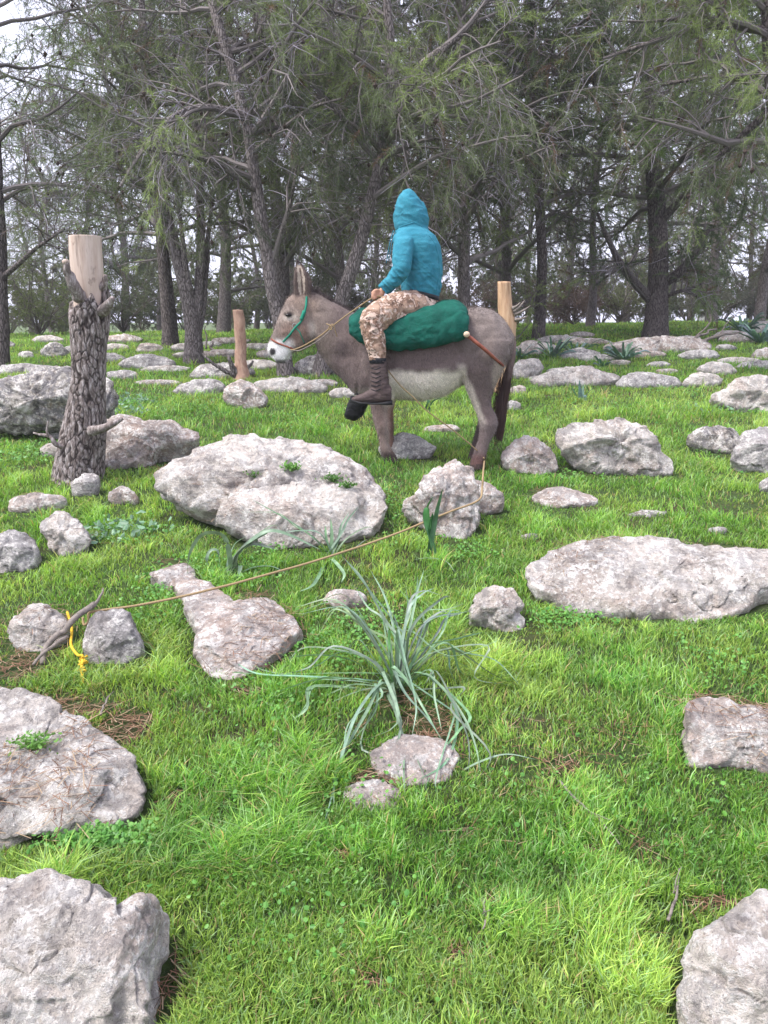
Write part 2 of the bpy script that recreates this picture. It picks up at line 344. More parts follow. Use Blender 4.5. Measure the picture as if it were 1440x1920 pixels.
rock('flat brownish boot-shaped slab with needle litter in the centre left, rope passing over it', [(340,1130),(380,1118),(440,1130),(520,1124),(555,1158),(572,1190),(540,1232),(500,1270),(450,1292),(405,1290),(378,1258),(366,1232),(374,1190),(350,1155)], 'rock_pink', GF, cat='slab', name='rock_slab', seed=24, tilt=13, bulge=.14, pw=3.2, amp=.6, row=1285,
     extra=[([(276,1080),(306,1062),(348,1055),(368,1078),(385,1110),(392,1140),(350,1142),(322,1112),(292,1098)], dict(seed=25, tilt=13, bulge=.2, row=1135)), ([(322,1098),(372,1082),(420,1112),(450,1150),(400,1172),(350,1150)], dict(seed=26, tilt=13, bulge=.22, row=1165))])
rock('grey-white rock left of the leaning stick', [(10,1182),(30,1142),(60,1130),(102,1137),(134,1160),(130,1190),(100,1216),(60,1226),(25,1212)], 'rock_pale', GF, seed=26, tilt=52)
rock('smooth grey rock right of the leaning stick', [(152,1205),(164,1162),(190,1142),(236,1140),(262,1175),(275,1212),(262,1238),(200,1250),(160,1240)], 'rock_grey', GF, seed=27, tilt=52, amp=.6)
rock('white cracked rock, right one of the pair at the left border', [(68,985),(100,958),(130,964),(152,985),(172,1012),(165,1034),(120,1048),(95,1036),(84,1010)], 'rock_pale', GF, seed=28, tilt=55, amp=1.2)
rock('rough grey rock cut by the left border, beside the white cracked rock', [(-40,1020),(0,995),(30,990),(62,1010),(82,1032),(80,1054),(40,1070),(-30,1078)], 'rock_grey', GF, seed=29, tilt=52, amp=1.2)
rock('flat-topped rock left in front of the big stump', [(14,952),(30,930),(70,923),(122,928),(127,942),(82,957),(50,968),(20,964)], 'rock_pink', GM, seed=30, tilt=35)
rock('rounded rock touching the foot of the big stump', [(127,927),(140,897),(160,885),(186,891),(192,912),(180,928),(142,935)], 'rock_grey', GM, seed=31, tilt=60)
rock('small pink rock right in front of the big stump', [(197,937),(210,916),(232,909),(252,925),(263,940),(240,950),(206,949)], 'rock_pink', GM, seed=32, tilt=55)
rock('big overhanging boulder with black holes behind the big stump', [(-60,740),(-30,712),(10,700),(60,688),(110,684),(160,688),(202,700),(226,728),(222,758),(190,782),(120,802),(60,803),(0,806),(-50,800)], 'rock_dark', GM, cat='boulder', name='boulder', seed=33, tilt=72, bulge=.55, row=830, amp=1.1, pits=[(42,722,(11,7),.14), (22,735,(8,5),.08), (40,815,(90,13),.22)])
rock('sloping brownish outcrop right behind the big stump', [(165,822),(190,785),(218,777),(262,782),(322,790),(376,804),(384,820),(362,836),(305,842),(290,856),(258,880),(205,892),(172,872)], 'rock_pink', GM, cat='boulder', name='boulder', seed=34, tilt=40, bulge=.4)
rock('small rock tucked under the overhanging boulder', [(86,806),(110,790),(140,800),(134,826),(96,826)], 'rock_grey', GM, seed=35, tilt=55)
rock('small pale rock left of the big stump foot', [(72,847),(90,830),(116,835),(118,856),(80,860)], 'rock_pale', GM, seed=36, tilt=55)
rock('pointed pink rock with a yellow base in front of the bare thin stump', [(419,742),(428,722),(455,709),(482,717),(504,744),(496,766),(460,770),(425,757)], 'rock_pink', GB, seed=37, tilt=62)
rock('low grey rock left of the pointed pink rock', [(320,737),(350,721),(390,711),(425,711),(422,732),(380,746),(340,744)], 'rock_grey', GB, seed=38, tilt=25)
rock('long low rock right of the pointed pink rock', [(468,716),(520,707),(572,711),(620,731),(602,739),(540,740),(500,737)], 'rock_pale', GB, seed=39, tilt=28)
rock('rounded rock behind the bare thin stump', [(354,701),(374,681),(412,678),(470,684),(486,700),(440,708),(400,713),(358,711)], 'rock_grey', GB, seed=40, tilt=45)
rock('small pale rock below the chest of the donkey', [(610,741),(634,728),(662,729),(674,741),(640,750)], 'rock_pale', GB, seed=41, tilt=35)
rock('domed outcrop right of the big stump at mid distance', [(212,682),(250,667),(290,662),(332,680),(325,691),(260,694)], 'rock_grey', GB, seed=42, tilt=40)
rock('thin flat rock below the domed outcrop', [(196,702),(232,693),(264,703),(240,713),(202,713)], 'rock_grey', GB, seed=43, tilt=20)
rock('angular far rock in front of the dark straight trunk', [(250,657),(268,641),(300,645),(312,658),(272,663)], 'rock_pink', GB, seed=44, tilt=55)
rock('dark humped far rock left of the big stump', [(68,670),(84,645),(106,638),(128,655),(128,670)], 'rock_dark', GB, seed=45, tilt=60)
rock('small far rock beside the dark humped one', [(28,672),(45,657),(64,661),(64,673)], 'rock_grey', GB, seed=46, tilt=50)
rock('low slab at the foot of the leftmost trunk', [(-20,690),(20,683),(60,685),(120,690),(100,700),(20,703),(-20,702)], 'rock_grey', GB, seed=47, tilt=15)
rock('broad outcrop behind the muzzle of the donkey', [(545,692),(566,668),(600,662),(645,668),(655,692),(605,706),(552,703)], 'rock_dark', GB, seed=48, tilt=50)
rock('long pale outcrop between the donkey tail and the three-leaf squill', [(985,724),(1022,702),(1066,688),(1112,685),(1150,698),(1168,716),(1120,730),(1040,730)], 'rock_pale', GB, seed=49, tilt=30, cat='outcrop')
rock('knobbly outcrop right of the long pale one', [(1150,718),(1180,696),(1222,698),(1262,711),(1283,724),(1230,730),(1160,729)], 'rock_grey', GB, seed=50, tilt=32, cat='outcrop')
rock('smooth domed rock right of the knobbly outcrop', [(1278,722),(1298,700),(1330,697),(1358,715),(1346,727),(1290,727)], 'rock_pale', GB, seed=51, tilt=48)
rock('ribbed rock above the smooth domed rock', [(1303,690),(1330,674),(1362,681),(1384,698),(1362,706),(1320,702)], 'rock_pale', GB, seed=52, tilt=42)
rock('wide pinkish outcrop under the thick right tree', [(1122,655),(1150,639),(1225,634),(1302,632),(1337,645),(1332,657),(1250,664),(1180,664)], 'rock_pink', GB, seed=53, tilt=30, cat='outcrop')
rock('blocky rock right behind the donkey rump', [(952,706),(972,676),(1005,670),(1024,690),(1002,707),(965,714)], 'rock_pale', GB, seed=54, tilt=48)
rock('far rock at the foot of the slim dark trunk', [(968,664),(975,641),(1005,638),(1024,652),(1012,667)], 'rock_pink', GB, seed=55, tilt=50)
rock('long low rock below the wide pinkish outcrop', [(1265,668),(1292,659),(1342,658),(1355,670),(1300,677)], 'rock_grey', GB, seed=56, tilt=28)
rock('reddish rock at the right border near the far plants', [(1405,673),(1414,655),(1448,650),(1470,674)], 'rock_pink', GB, seed=57, tilt=50)
rock('flat rock between the two grey-green far squills', [(1040,668),(1072,655),(1122,655),(1128,668),(1060,678)], 'rock_grey', GB, seed=58, tilt=20)
rock('thin slab in the grass below the far squills', [(1203,686),(1240,677),(1262,685),(1240,692)], 'rock_grey', GB, seed=59, tilt=15)
rock('small oval rock above the big long-leaved plant', [(602,1122),(625,1104),(662,1106),(692,1122),(676,1141),(640,1147),(610,1137)], 'rock_pink', GF, seed=60, tilt=35)
rock('cracked rock under the drooping leaves of the big plant', [(690,1420),(720,1388),(790,1376),(850,1386),(866,1420),(835,1465),(775,1485),(715,1468)], 'rock_pink', GF, seed=61, tilt=12, bulge=.2, amp=.8)
rock('litter-covered rock below the cracked rock', [(638,1482),(676,1462),(726,1466),(756,1490),(735,1530),(690,1540),(648,1524)], 'rock_pink', GF, seed=62, tilt=12, bulge=.2, amp=.8)
rock('small rock at the tail end of the donkey', [(940,764),(955,750),(976,755),(976,769),(945,772)], 'rock_grey', GB, seed=63, tilt=45)
rock('little pink rock behind the donkey tail', [(948,738),(965,722),(987,725),(987,740)], 'rock_pink', GB, seed=64, tilt=45)
for k_, (px_, py_, w_, h_, lb_) in enumerate([(1085,672,30,7,'low rock left of the flat rock with squills'), (420,666,26,9,'far rock between the two-stemmed tree and the bare stump'), (215,655,22,8,'far small rock right of the big stump top shade'),
        (1180,655,24,8,'far rock left of the thick right tree'), (1390,640,30,7,'far rock under the fallen branches'), (1430,620,26,14,'far pale rock on the right skyline'), (1330,598,16,10,'pale rock peeping over the skyline right of the thick tree'),
        (690,700,30,10,'rock seen behind the chest of the donkey'), (490,690,30,10,'rock between the bare stump and the leaning trunk'), (60,712,40,7,'flat stone strip behind the overhanging boulder'), (640,655,30,8,'far rock beyond the neck of the donkey'), (1160,683,18,5,'tiny flat stone in the far grass on the right'),(150,660,30,9,'far rock seen left beside the big stump bark'),(225,640,26,8,'farthest low rock right of the big stump'),(345,655,20,7,'far rock at the foot of the multi-stemmed pine'),(395,648,18,7,'far rock just right of the multi-stemmed pine'),(508,668,26,9,'far rock directly left of the donkey muzzle'),(480,652,24,7,'higher far rock left of the donkey muzzle'),(1050,640,36,7,'far strip of rock right of the slim dark pine'),(1090,630,22,6,'far rock on the crest between the slim and thick pines'),(1290,640,24,6,'far rock just right of the thick pine foot'),(1360,655,20,6,'far rock left of the reddish border rock'),(1250,700,20,5,'small rock sunk between the knobbly and the domed rock'),(1010,715,16,6,'small rock at the left end of the long pale outcrop'),(0,650,24,9,'far rock at the left border above the slab'),(300,720,34,6,'flat stone in the grass right of the thin flat rock'),(700,735,20,5,'flat stone in the grass behind the front legs'),(195,676,34,9,'low rock between the big stump and the domed outcrop'),(375,668,40,7,'rock strip at the foot of the multi-stemmed pine'),(310,695,36,7,'second flat stone strip right of the domed outcrop'),(515,655,30,8,'upper far rock strip left of the muzzle'),(605,722,26,6,'low rock in the grass under the donkey neck'),(1005,655,30,8,'far rock strip at the foot of the slim dark pine'),
        (1120,676,34,7,'rock strip between the spiky squill and the long pale outcrop'),(1215,668,36,7,'rock strip directly below the wide pinkish outcrop'),(1380,680,30,8,'low far rock left under the reddish border rock'),(1425,690,34,8,'low far rock at the right border above the jagged rock'),(1095,643,40,7,'crest rock between the slim and the thick dark pine, nearer one'),(1370,632,30,7,'crest rock under the skyline squill'),(1060,700,30,6,'low rock tip behind the long pale outcrop'),(1240,720,20,5,'little stone in front of the knobbly outcrop'),(90,640,30,8,'crest rock far left below the tall thicket'),(165,646,24,6,'crest rock just left of the big stump'),(430,642,34,7,'crest rock above the thin peeled stump foot'),(930,655,20,7,'rock glimpsed behind the donkey croup')]):
    r_ = np.random.RandomState(k_); w_, h_ = w_ * 1.35, h_ * 1.15; j_ = lambda: .75 + .6 * r_.rand()
    rock(lb_, [(px_ - w_ * j_(), py_), (px_ - w_ * .6, py_ - h_ * j_()), (px_ - w_ * .1, py_ - h_ * 1.2 * j_()), (px_ + w_ * .6, py_ - h_ * j_()), (px_ + w_ * j_() * 1.1, py_), (px_, py_ + h_ * .5)], ('rock_grey', 'rock_pink', 'rock_pale')[k_ % 3], GB, seed=70 + k_, tilt=35)
# ------------------------------------------------------------------ where grass does not grow
rs = np.random.RandomState(7)
BARE = [(320,1058,60,14), (480,1120,70,12), (460,1300,60,14), (1330,1028,110,9), (790,1350,90,28), (800,1400,90,60), (700,1470,70,40), (230,1370,90,45), (100,1330,130,50), (1330,1318,70,18), (1420,1345,60,25), (1060,1440,60,26), (960,1370,22,14),
        (490,1430,26,16), (1185,1300,12,8), (1020,925,60,14), (40,1250,90,30), (180,1330,60,20), (80,1240,40,20), (450,835,40,10), (1190,665,40,8), (1370,642,90,9), (520,1400,16,10), (880,1560,30,14), (920,1700,34,26), (1200,1590,30,14), (860,1800,30,18), (640,1610,24,14), (980,1590,40,16), (1180,1760,22,14), (1300,1700,50,14), (320,1830,16,60), (105,1195,60,24), (1350,1700,60,20), (740,1320,90,30), (1100,1600,40,20),(700,1850,40,24),(330,1500,18,30)]
_BG = [hit(a, b) for a, b, _, _ in BARE]; BARE = [(a, b, w * .62, h * .62) for a, b, w, h in BARE]
_BR = [(w / F * np.linalg.norm(g - CAM), max(h / F * np.linalg.norm(g - CAM) / max(.12, (CZ - g[2]) / np.linalg.norm(g - CAM)), .03)) for g, (_, _, w, h) in zip(_BG, BARE)]
def bare(X, Y):
    m = np.zeros(len(X))
    q = np.stack([X, Y, X * 0], 1); wob = fbm(q * 5, 3, 41) * .8
    for g, (a, b) in zip(_BG, _BR):
        d = ((X - g[0]) / a) ** 2 + ((Y - g[1]) / b) ** 2
        m = np.maximum(m, 1 - sst(.5, 1.3, d + wob))
    pt = sst(.20, .42, fbm(q * 1.3 + 5, 4, 77)) * .5
    return np.maximum(m, pt)
def rockz(X, Y):
    ix = np.clip(((X - CX0) / CW).astype(int), 0, CN - 1); iy = np.clip(((Y - CY0) / CW).astype(int), 0, CM - 1); return ZMAP[iy, ix]
def rockmin(X, Y):
    ix = np.clip(((X - CX0) / CW).astype(int), 0, CN - 1); iy = np.clip(((Y - CY0) / CW).astype(int), 0, CM - 1); return ZMIN[iy, ix]
def scatter(n, y0, y1, power):
    u = rs.rand(n * 2); Y = (y0 ** (1 - power) + u * (y1 ** (1 - power) - y0 ** (1 - power))) ** (1 / (1 - power))
    X = (rs.rand(n * 2) * 2 - 1) * (.56 * Y + 1.0); return X, Y
def blades(X, Y, Z, Hh, W, lean, az, col, curl=.5, tipw=0.0):
    n = len(X); d = np.stack([np.cos(az), np.sin(az), az * 0], 1); sdir = np.stack([-np.sin(az), np.cos(az), az * 0], 1)
    tw = (rs.rand(n) - .5) * 2.4; sdir = sdir * np.cos(tw)[:, None] + d * np.sin(tw)[:, None]
    P = np.stack([X, Y, Z], 1); up = np.array([0, 0, 1.0])
    m = P + up * (Hh * .55)[:, None] + d * (lean * Hh * .35)[:, None]
    tp = P + up * (Hh * (1 - curl * lean * .45))[:, None] + d * (lean * Hh * 1.0)[:, None]
    V = np.stack([P - sdir * W[:, None] * .5, P + sdir * W[:, None] * .5, m + sdir * W[:, None] * .42, m - sdir * W[:, None] * .42, tp], 1).reshape(-1, 3)
    i = np.arange(n) * 5; Q = np.stack([i, i + 1, i + 2, i + 3], 1); T = np.stack([i + 3, i + 2, i + 4], 1)
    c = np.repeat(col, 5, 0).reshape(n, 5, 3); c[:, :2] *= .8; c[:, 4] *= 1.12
    return V, Q, T, c.reshape(-1, 3)
def build_grass(n=880000):
    X, Y = scatter(n, 1.0, 24, 1.45)
    bz = rockz(X, Y); g = height(X, Y); b = bare(X, Y)
    q = np.stack([X, Y, X * 0], 1); cl = fbm(q * 3.2, 4, 11); cl2 = fbm(q * .8, 3, 13); fine = fbm(q * 11, 2, 17)
    tuft = sst(.05, .45, fbm(q * 7, 2, 91)); dens = np.clip(.58 + .8 * fine + .35 * cl, .16, 1)
    ok = ((bz < g + .03) | (rockmin(X, Y) > g + .03)) & (rs.rand(len(X)) > b) & (rs.rand(len(X)) < dens)
    X, Y, g, cl, cl2, b, fine, tuft = [a[ok] for a in (X, Y, g, cl, cl2, b, fine, tuft)]; k = len(X); print('blades', k)
    Hh = (.024 + .044 * rs.rand(k) ** 2.0) * (1 + 1.1 * sst(.0, .5, cl) * rs.rand(k)) * (1 - .35 * b) * (.80 + .55 * tuft) * (.95 + .3 * sst(3, 8, Y))
    nearr = np.maximum(rockz(X, Y + .05), rockz(X, Y + .11)) > g + .04; Hh = Hh * np.where(nearr, .55, 1)
    W = (.0024 + .0020 * rs.rand(k)) * (1 + .16 * np.maximum(Y - 1.5, 0))
    az = fbm(np.stack([X, Y, X * 0], 1) * 1.7, 2, 23) * 5 + rs.randn(k) * 1.9
    lean = np.clip(.15 + .75 * rs.rand(k) + .5 * sst(.0, .5, cl) * rs.rand(k), 0, 1.5)
    base = np.array([[.18, .33, .05]]); yel = np.array([[.34, .44, .10]]); deep = np.array([[.085, .225, .042]]); dry = np.array([[.33, .25, .12]]); gry=np.array([[.24,.36,.15]])
    u = np.clip(.5 + 1.0 * cl2 + .5 * rs.randn(k), 0, 1)[:, None]
    c = deep * (1 - u) + base * u
    w = np.clip(.32 + .9 * fbm(np.stack([X, Y, X * 0], 1) * 2.1, 3, 31) + .25 * rs.randn(k), 0, 1)[:, None]; c = c * (1 - w) + yel * w
    r = rs.rand(k)[:, None]; c = np.where(r < .05 + .15 * b[:, None], dry, c); c = np.where(r > .84, gry, c)
    c = c * 1.2 * (.6 + .75 * rs.rand(k))[:, None] * (.86 + .3 * tuft)[:, None]
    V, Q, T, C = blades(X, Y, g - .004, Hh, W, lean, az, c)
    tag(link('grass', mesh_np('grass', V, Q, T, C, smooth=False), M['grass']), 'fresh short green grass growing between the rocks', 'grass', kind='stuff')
build_grass()
def leaflets(P, N, S, col, asp=.85, rim=6):
    """round leaves: centres P, normals N, radii S"""
    n = len(P); N = N / np.linalg.norm(N, axis=1)[:, None]; a = np.cross(N, rs.randn(n, 3)); a /= np.linalg.norm(a, axis=1)[:, None]; b = np.cross(N, a)
    th = np.arange(rim) / rim * 2 * math.pi
    V = P[:, None] + S[:, None, None] * (np.cos(th)[None, :, None] * a[:, None] + asp * np.sin(th)[None, :, None] * b[:, None]) + (N * (S * .12)[:, None])[:, None] * (np.cos(2 * th) * 1.0)[None, :, None]
    return V.reshape(-1, 3), np.repeat(col, rim, 0)
def ngon_obj(name, V, rim, cols, mat, **kw):
    n = len(V) // rim; i = np.arange(n) * rim
    T = np.concatenate([np.stack([i, i + k, i + k + 1], 1) for k in range(1, rim - 1)]); return link(name, mesh_np(name, V, tris=T, cols=cols, smooth=False), mat, **kw)
COVER = [(180,1585,110,26,700), (420,945,90,50,1200), (520,1010,40,30,300), (500,1430,90,30,100), (640,1220,150,60,500), (700,1170,90,40,200), (250,1000,110,30,300), (60,850,90,30,500), (230,760,80,30,500), (330,1110,80,60,350), (520,1320,120,60,150), (1060,1170,90,22,350), (1380,850,120,40,200), (1340,1250,90,60,200), (450,1080,80,30,300),
         (340,770,120,22,400), (1050,880,60,22,220), (730,960,40,60,250), (880,1040,60,22,160), (1280,740,80,20,200), (650,1480,200,90,120), (1150,1500,280,120,160), (620,1750,280,130,120), (500,1600,180,90,160),(1100,760,200,30,250),(560,790,90,20,200),(1280,770,60,14,140),(1410,770,40,12,160)]
def build_cover():
    Ps, Cs, Ss = [], [], []
    for (a, b, w, h, n) in COVER:
        for _ in range(1):
            ax = a + np.clip(rs.randn(n * 2) * .5, -1, 1) * w; ay = b + np.clip(rs.randn(n * 2) * .5, -1, 1) * h
            c0 = hit(a, b); d1 = hit(a + w, b)[0] - c0[0]; d2 = (hit(a, b - h)[1] - hit(a, b + h)[1]) / 2
            X = c0[0] + (ax - a) / w * d1; Y = c0[1] - (ay - b) / h * d2
            ok = (rockz(X, Y) < height(X, Y) + .03); X, Y = X[ok][:n], Y[ok][:n]; k = len(X)
            Ps.append(np.stack([X, Y, height(X, Y) + .02 + .03 * rs.rand(k)], 1)); Ss.append((.003 + .0045 * rs.rand(k) ** 1.5) * (1 + .12 * Y))
            t_ = rs.rand(k)[:, None]; Cs.append((np.array([[.06, .19, .03]]) * (1 - t_) + np.array([[.15, .34, .06]]) * t_))
    P = np.vstack(Ps); C = np.vstack(Cs); S = np.concatenate(Ss); N = rs.randn(len(P), 3) * .45 + (0, -.25, 1)
    V, c = leaflets(P, N, S, C)
    tag(ngon_obj('clover_cover', V, 6, c, M['leaf']), 'low round-leaved clover and weeds among the grass', 'ground cover', kind='stuff')
build_cover()
def build_litter(n=42000):
    X, Y = scatter(n * 3, 1.1, 12, 1.5); g = height(X, Y); rz = rockz(X, Y)
    q = np.stack([X, Y, X * 0], 1)
    onr = (rz > g + .01) & (rz < g + .35) & (fbm(q * 2.2, 3, 61) > .22); pr = np.where(onr, .22, bare(X, Y) ** 3 * .5)
    ok = rs.rand(len(X)) < pr; X, Y, g, rz, onr = X[ok], Y[ok], g[ok], rz[ok], onr[ok]; k = len(X)
    Z = np.where(onr, rz + .002, g + .006 + .01 * rs.rand(k)); L = .03 + .06 * rs.rand(k); az = rs.rand(k) * 6.28; W = (.0005 + .0005 * rs.rand(k)) * (1 + .2 * Y)
    d = np.stack([np.cos(az), np.sin(az), (rs.rand(k) - .4) * .3], 1); s = np.stack([-np.sin(az), np.cos(az), az * 0], 1) * W[:, None]; P = np.stack([X, Y, Z], 1)
    V = np.stack([P - s, P + s, P + d * L[:, None] + s, P + d * L[:, None] - s], 1).reshape(-1, 3); i = np.arange(k) * 4
    c = np.array([[.14, .075, .045]]) * (.5 + rs.rand(k))[:, None]; c = np.where(rs.rand(k)[:, None] < .25, np.array([[.30, .22, .14]]), c)
    tag(link('needle_litter', mesh_np('needle_litter', V, quads=np.stack([i, i + 1, i + 2, i + 3], 1), cols=np.repeat(c, 4, 0), smooth=False), M['litter']), 'dry brown pine needles on soil and rocks', 'litter', kind='stuff')
build_litter()
# ------------------------------------------------------------------ donkey, rider and tack
from mathutils.bvhtree import BVHTree
_f, _h2 = hit(733, 869), hit(893, 880)
YK = (_f[1] - _h2[1]) / (893 - 733); YD = _f[1] + .11 + YK * 0
def dk(px, py, off=0): return PY(px, py, YD + off - YK * (px - 733))
def loft(rings, n=20, pw=2.0, dent=None):
    V = []; th = np.arange(n) / n * 2 * math.pi
    for r in rings:
        x1, y1, x2, y2, off, w = r[:6]
        A, B = dk(x1, y1, off), dk(x2, y2, off); c = (A + B) / 2; a = (A - B) / 2; b = np.array([0, w, 0])
        cs, sn = np.cos(th), np.sin(th); cs = np.sign(cs) * abs(cs) ** (2 / pw); sn = np.sign(sn) * abs(sn) ** (2 / pw)
        if dent is not None: sn = np.where(sn < 0, sn * dent * (1 - 1.0 * (1 - abs(cs))) - (1 - abs(cs)) * .0 + (1 - abs(cs)) * .45, sn)
        V.append(c + cs[:, None] * a + sn[:, None] * b)
    k = len(V); c0, c1 = V[0].mean(0), V[-1].mean(0); V = np.vstack(V + [[c0], [c1]]); Fc = []
    for r in range(k - 1):
        for j in range(n): Fc.append((r * n + j, r * n + (j + 1) % n, (r + 1) * n + (j + 1) % n, (r + 1) * n + j))
    T = [(k * n, (j + 1) % n, j) for j in range(n)] + [(k * n + 1, (k - 1) * n + j, (k - 1) * n + (j + 1) % n) for j in range(n)]
    return V, np.array(Fc), np.array(T)
def ball(c, r, n=14):
    r = np.array(r) * np.ones(3); ph = np.linspace(0, math.pi, n)[1:-1]; th = np.arange(2 * n) / (2 * n) * 2 * math.pi; m = 2 * n
    V = np.array([[math.sin(p) * math.cos(t), math.sin(p) * math.sin(t), math.cos(p)] for p in ph for t in th] + [[0, 0, 1], [0, 0, -1]]) * r + np.array(c)
    k = len(ph); Fc = [(a * m + j, (a + 1) * m + j, (a + 1) * m + (j + 1) % m, a * m + (j + 1) % m) for a in range(k - 1) for j in range(m)]
    T = [(k * m, j, (j + 1) % m) for j in range(m)] + [(k * m + 1, (k - 1) * m + (j + 1) % m, (k - 1) * m + j) for j in range(m)]
    return V, np.array(Fc), np.array(T)
def tube(path, rad, n=8, sub=1, twist=0.0, flat=1.0):
    P = np.array(path, float)
    if sub > 1:                                                   # Catmull-Rom
        Q = np.vstack([2 * P[0] - P[1], P, 2 * P[-1] - P[-2]]); o = []; rr = []
        rad_ = np.ones(len(P)) * rad
        for k in range(len(P) - 1):
            a, b, c, d = Q[k:k + 4]
            for s in range(sub):
                t = s / sub; o.append(.5 * ((2 * b) + (-a + c) * t + (2 * a - 5 * b + 4 * c - d) * t * t + (-a + 3 * b - 3 * c + d) * t ** 3)); rr.append(rad_[k] * (1 - t) + rad_[k + 1] * t)
        o.append(P[-1]); rr.append(rad_[-1]); P = np.array(o); rad = np.array(rr)
    rad = np.ones(len(P)) * rad; T = np.gradient(P, axis=0); T /= np.linalg.norm(T, axis=1)[:, None] + 1e-9
    u = np.cross(T[0], [0, 0, 1.]); u = u if np.linalg.norm(u) > .1 else np.cross(T[0], [1., 0, 0]); V = []
    for k in range(len(P)):
        u = u - T[k] * (u @ T[k]); u /= np.linalg.norm(u); w = np.cross(T[k], u); th = np.arange(n) / n * 2 * math.pi + twist * k
        V.append(P[k] + rad[k] * (np.cos(th)[:, None] * u + flat * np.sin(th)[:, None] * w))
    k = len(V); V = np.vstack(V + [[P[0]], [P[-1]]])
    Fc = [(r * n + j, r * n + (j + 1) % n, (r + 1) * n + (j + 1) % n, (r + 1) * n + j) for r in range(k - 1) for j in range(n)]
    Tt = [(k * n, (j + 1) % n, j) for j in range(n)] + [(k * n + 1, (k - 1) * n + j, (k - 1) * n + (j + 1) % n) for j in range(n)]
    return V, np.array(Fc), np.array(Tt)
def joinp(ps):
    V, Q, T, k = [], [], [], 0
    for v, q, t in ps: V.append(v); Q.append(q + k); T.append(t + k); k += len(v)
    return np.vstack(V), np.vstack(Q), np.vstack(T)
def fuse(ps, voxel=.012, smooth=6, fac=.5):
    V, Q, T = joinp(ps); me = mesh_np('tmp', V, Q, T); o = bpy.data.objects.new('tmp', me); COL.objects.link(o)
    m = o.modifiers.new('r', 'REMESH'); m.mode = 'VOXEL'; m.voxel_size = voxel; m.adaptivity = 0
    s = o.modifiers.new('s', 'SMOOTH'); s.iterations = smooth; s.factor = fac
    dg = bpy.context.evaluated_depsgraph_get(); e = o.evaluated_get(dg); em = bpy.data.meshes.new_from_object(e)
    n = len(em.vertices); V = np.empty(n * 3, np.float32); em.vertices.foreach_get('co', V); V = V.reshape(-1, 3).astype(float)
    N = np.empty(n * 3, np.float32); em.vertex_normals.foreach_get('vector', N); N = N.reshape(-1, 3).astype(float)
    F4 = [tuple(p.vertices) for p in em.polygons]; Q = np.array([f for f in F4 if len(f) == 4]); T = np.array([f for f in F4 if len(f) == 3])
    bpy.data.objects.remove(o); bpy.data.meshes.remove(em); bpy.data.meshes.remove(me)
    return V, N, Q, T
def bvh(V, Q, T=None):
    return BVHTree.FromPolygons([tuple(v) for v in V], [tuple(map(int, q)) for q in Q] + ([tuple(map(int, t)) for t in T] if T is not None and len(T) else []))
def onto(bv, px, py, lift=.004):
    d = Vector(ray(px, py)).normalized(); r = bv.ray_cast(Vector(CAM), d)
    return np.array(r[0] + r[1] * lift) if r[0] is not None else None
def track(bv, pts, lift=.004, step=3):
    o = []; P = np.array(pts, float)
    for a, b in zip(P[:-1], P[1:]):
        k = max(1, int(np.hypot(*(b - a)) / step))
        for s in range(k):
            q = onto(bv, *(a + (b - a) * s / k), lift)
            if q is not None: o.append(q)
    q = onto(bv, *P[-1], lift)
    if q is not None: o.append(q)
    return np.array(o)
# ---- materials
t = NT('donkey coat'); v = t.pos((1, 1, .45)); c = t.att()
c = t.mix(.75, c, t.ramp(t.noise(v, 160, 4, .8), [(.32, (.55,)), (.68, (1.35,))]), 'MULTIPLY')
c = t.mix(.6, c, t.ramp(t.noise(v, 14, 4), [(.3, (.82,)), (.7, (1.16,))]), 'MULTIPLY')
M['coat'] = t.fin(c, .85, t.bump(t.noise(v, 190, 4, .8), .7, .006)); M['coat'].node_tree.nodes['Principled BSDF'].inputs['Sheen Weight'].default_value = .15
def cloth(name, a, b, sc=220, wr=.012, rough=.95):
    t = NT(name); v = t.pos(); c = t.ramp(t.noise(v, 9, 5), [(.3, a), (.7, b)])
    c = t.mix(.5, c, t.ramp(t.noise(v, sc, 3, .8), [(.35, (.75,)), (.65, (1.2,))]), 'MULTIPLY')
    return t.fin(c, rough, t.bump(t.noise(v, sc, 3), .35, .003, t.bump(t.noise(v, 16, 3, .5, 1.2), .7, wr)))
M['hoodie'] = cloth('turquoise jersey', (.022, .150, .21), (.042, .22, .29))
M['sack'] = cloth('woven green sack', (.002, .050, .036), (.006, .095, .068), 150, .016)
M['skin'] = NT('skin').fin((.45, .25, .17), .5)
M['boot'] = cloth('worn brown leather', (.050, .034, .032), (.105, .075, .070), 120, .010, .75)
M['black'] = NT('black rubber').fin((.012, .012, .013), .6)
M['sock'] = cloth('black sock', (.012, .013, .016), (.02, .02, .024))
M['web'] = cloth('green webbing', (.010, .16, .10), (.03, .25, .17), 400, .002)
M['hair'] = attr_mat('dark hair', .55, 0, 300)
t = NT('camouflage cloth'); v = t.pos()
c = t.ramp(t.noise(v, 13, 3, .55, .8), [(.0, (.33, .225, .165)), (.44, (.27, .175, .125)), (.50, (.17, .105, .075)), (.56, (.44, .33, .27)), (.66, (.085, .060, .045))], 'CONSTANT')
c2 = t.ramp(t.noise(v, 30, 3, .6, .5), [(.0, (0,)), (.60, (1,))], 'CONSTANT'); c = t.mix(c2, c, (.50, .39, .33))
c = t.mix(.5, c, t.ramp(t.noise(v, 250, 3), [(.3, (.75,)), (.7, (1.2,))]), 'MULTIPLY')
M['camo'] = t.fin(c, .9, t.bump(t.noise(v, 22, 4, .5, 1.0), .8, .014))
t = NT('twisted rope'); v = t.pos(); w = t.n('TexWave'); w.inputs['Scale'].default_value = 60; w.inputs['Distortion'].default_value = 1; t.l(v, w.inputs[0])
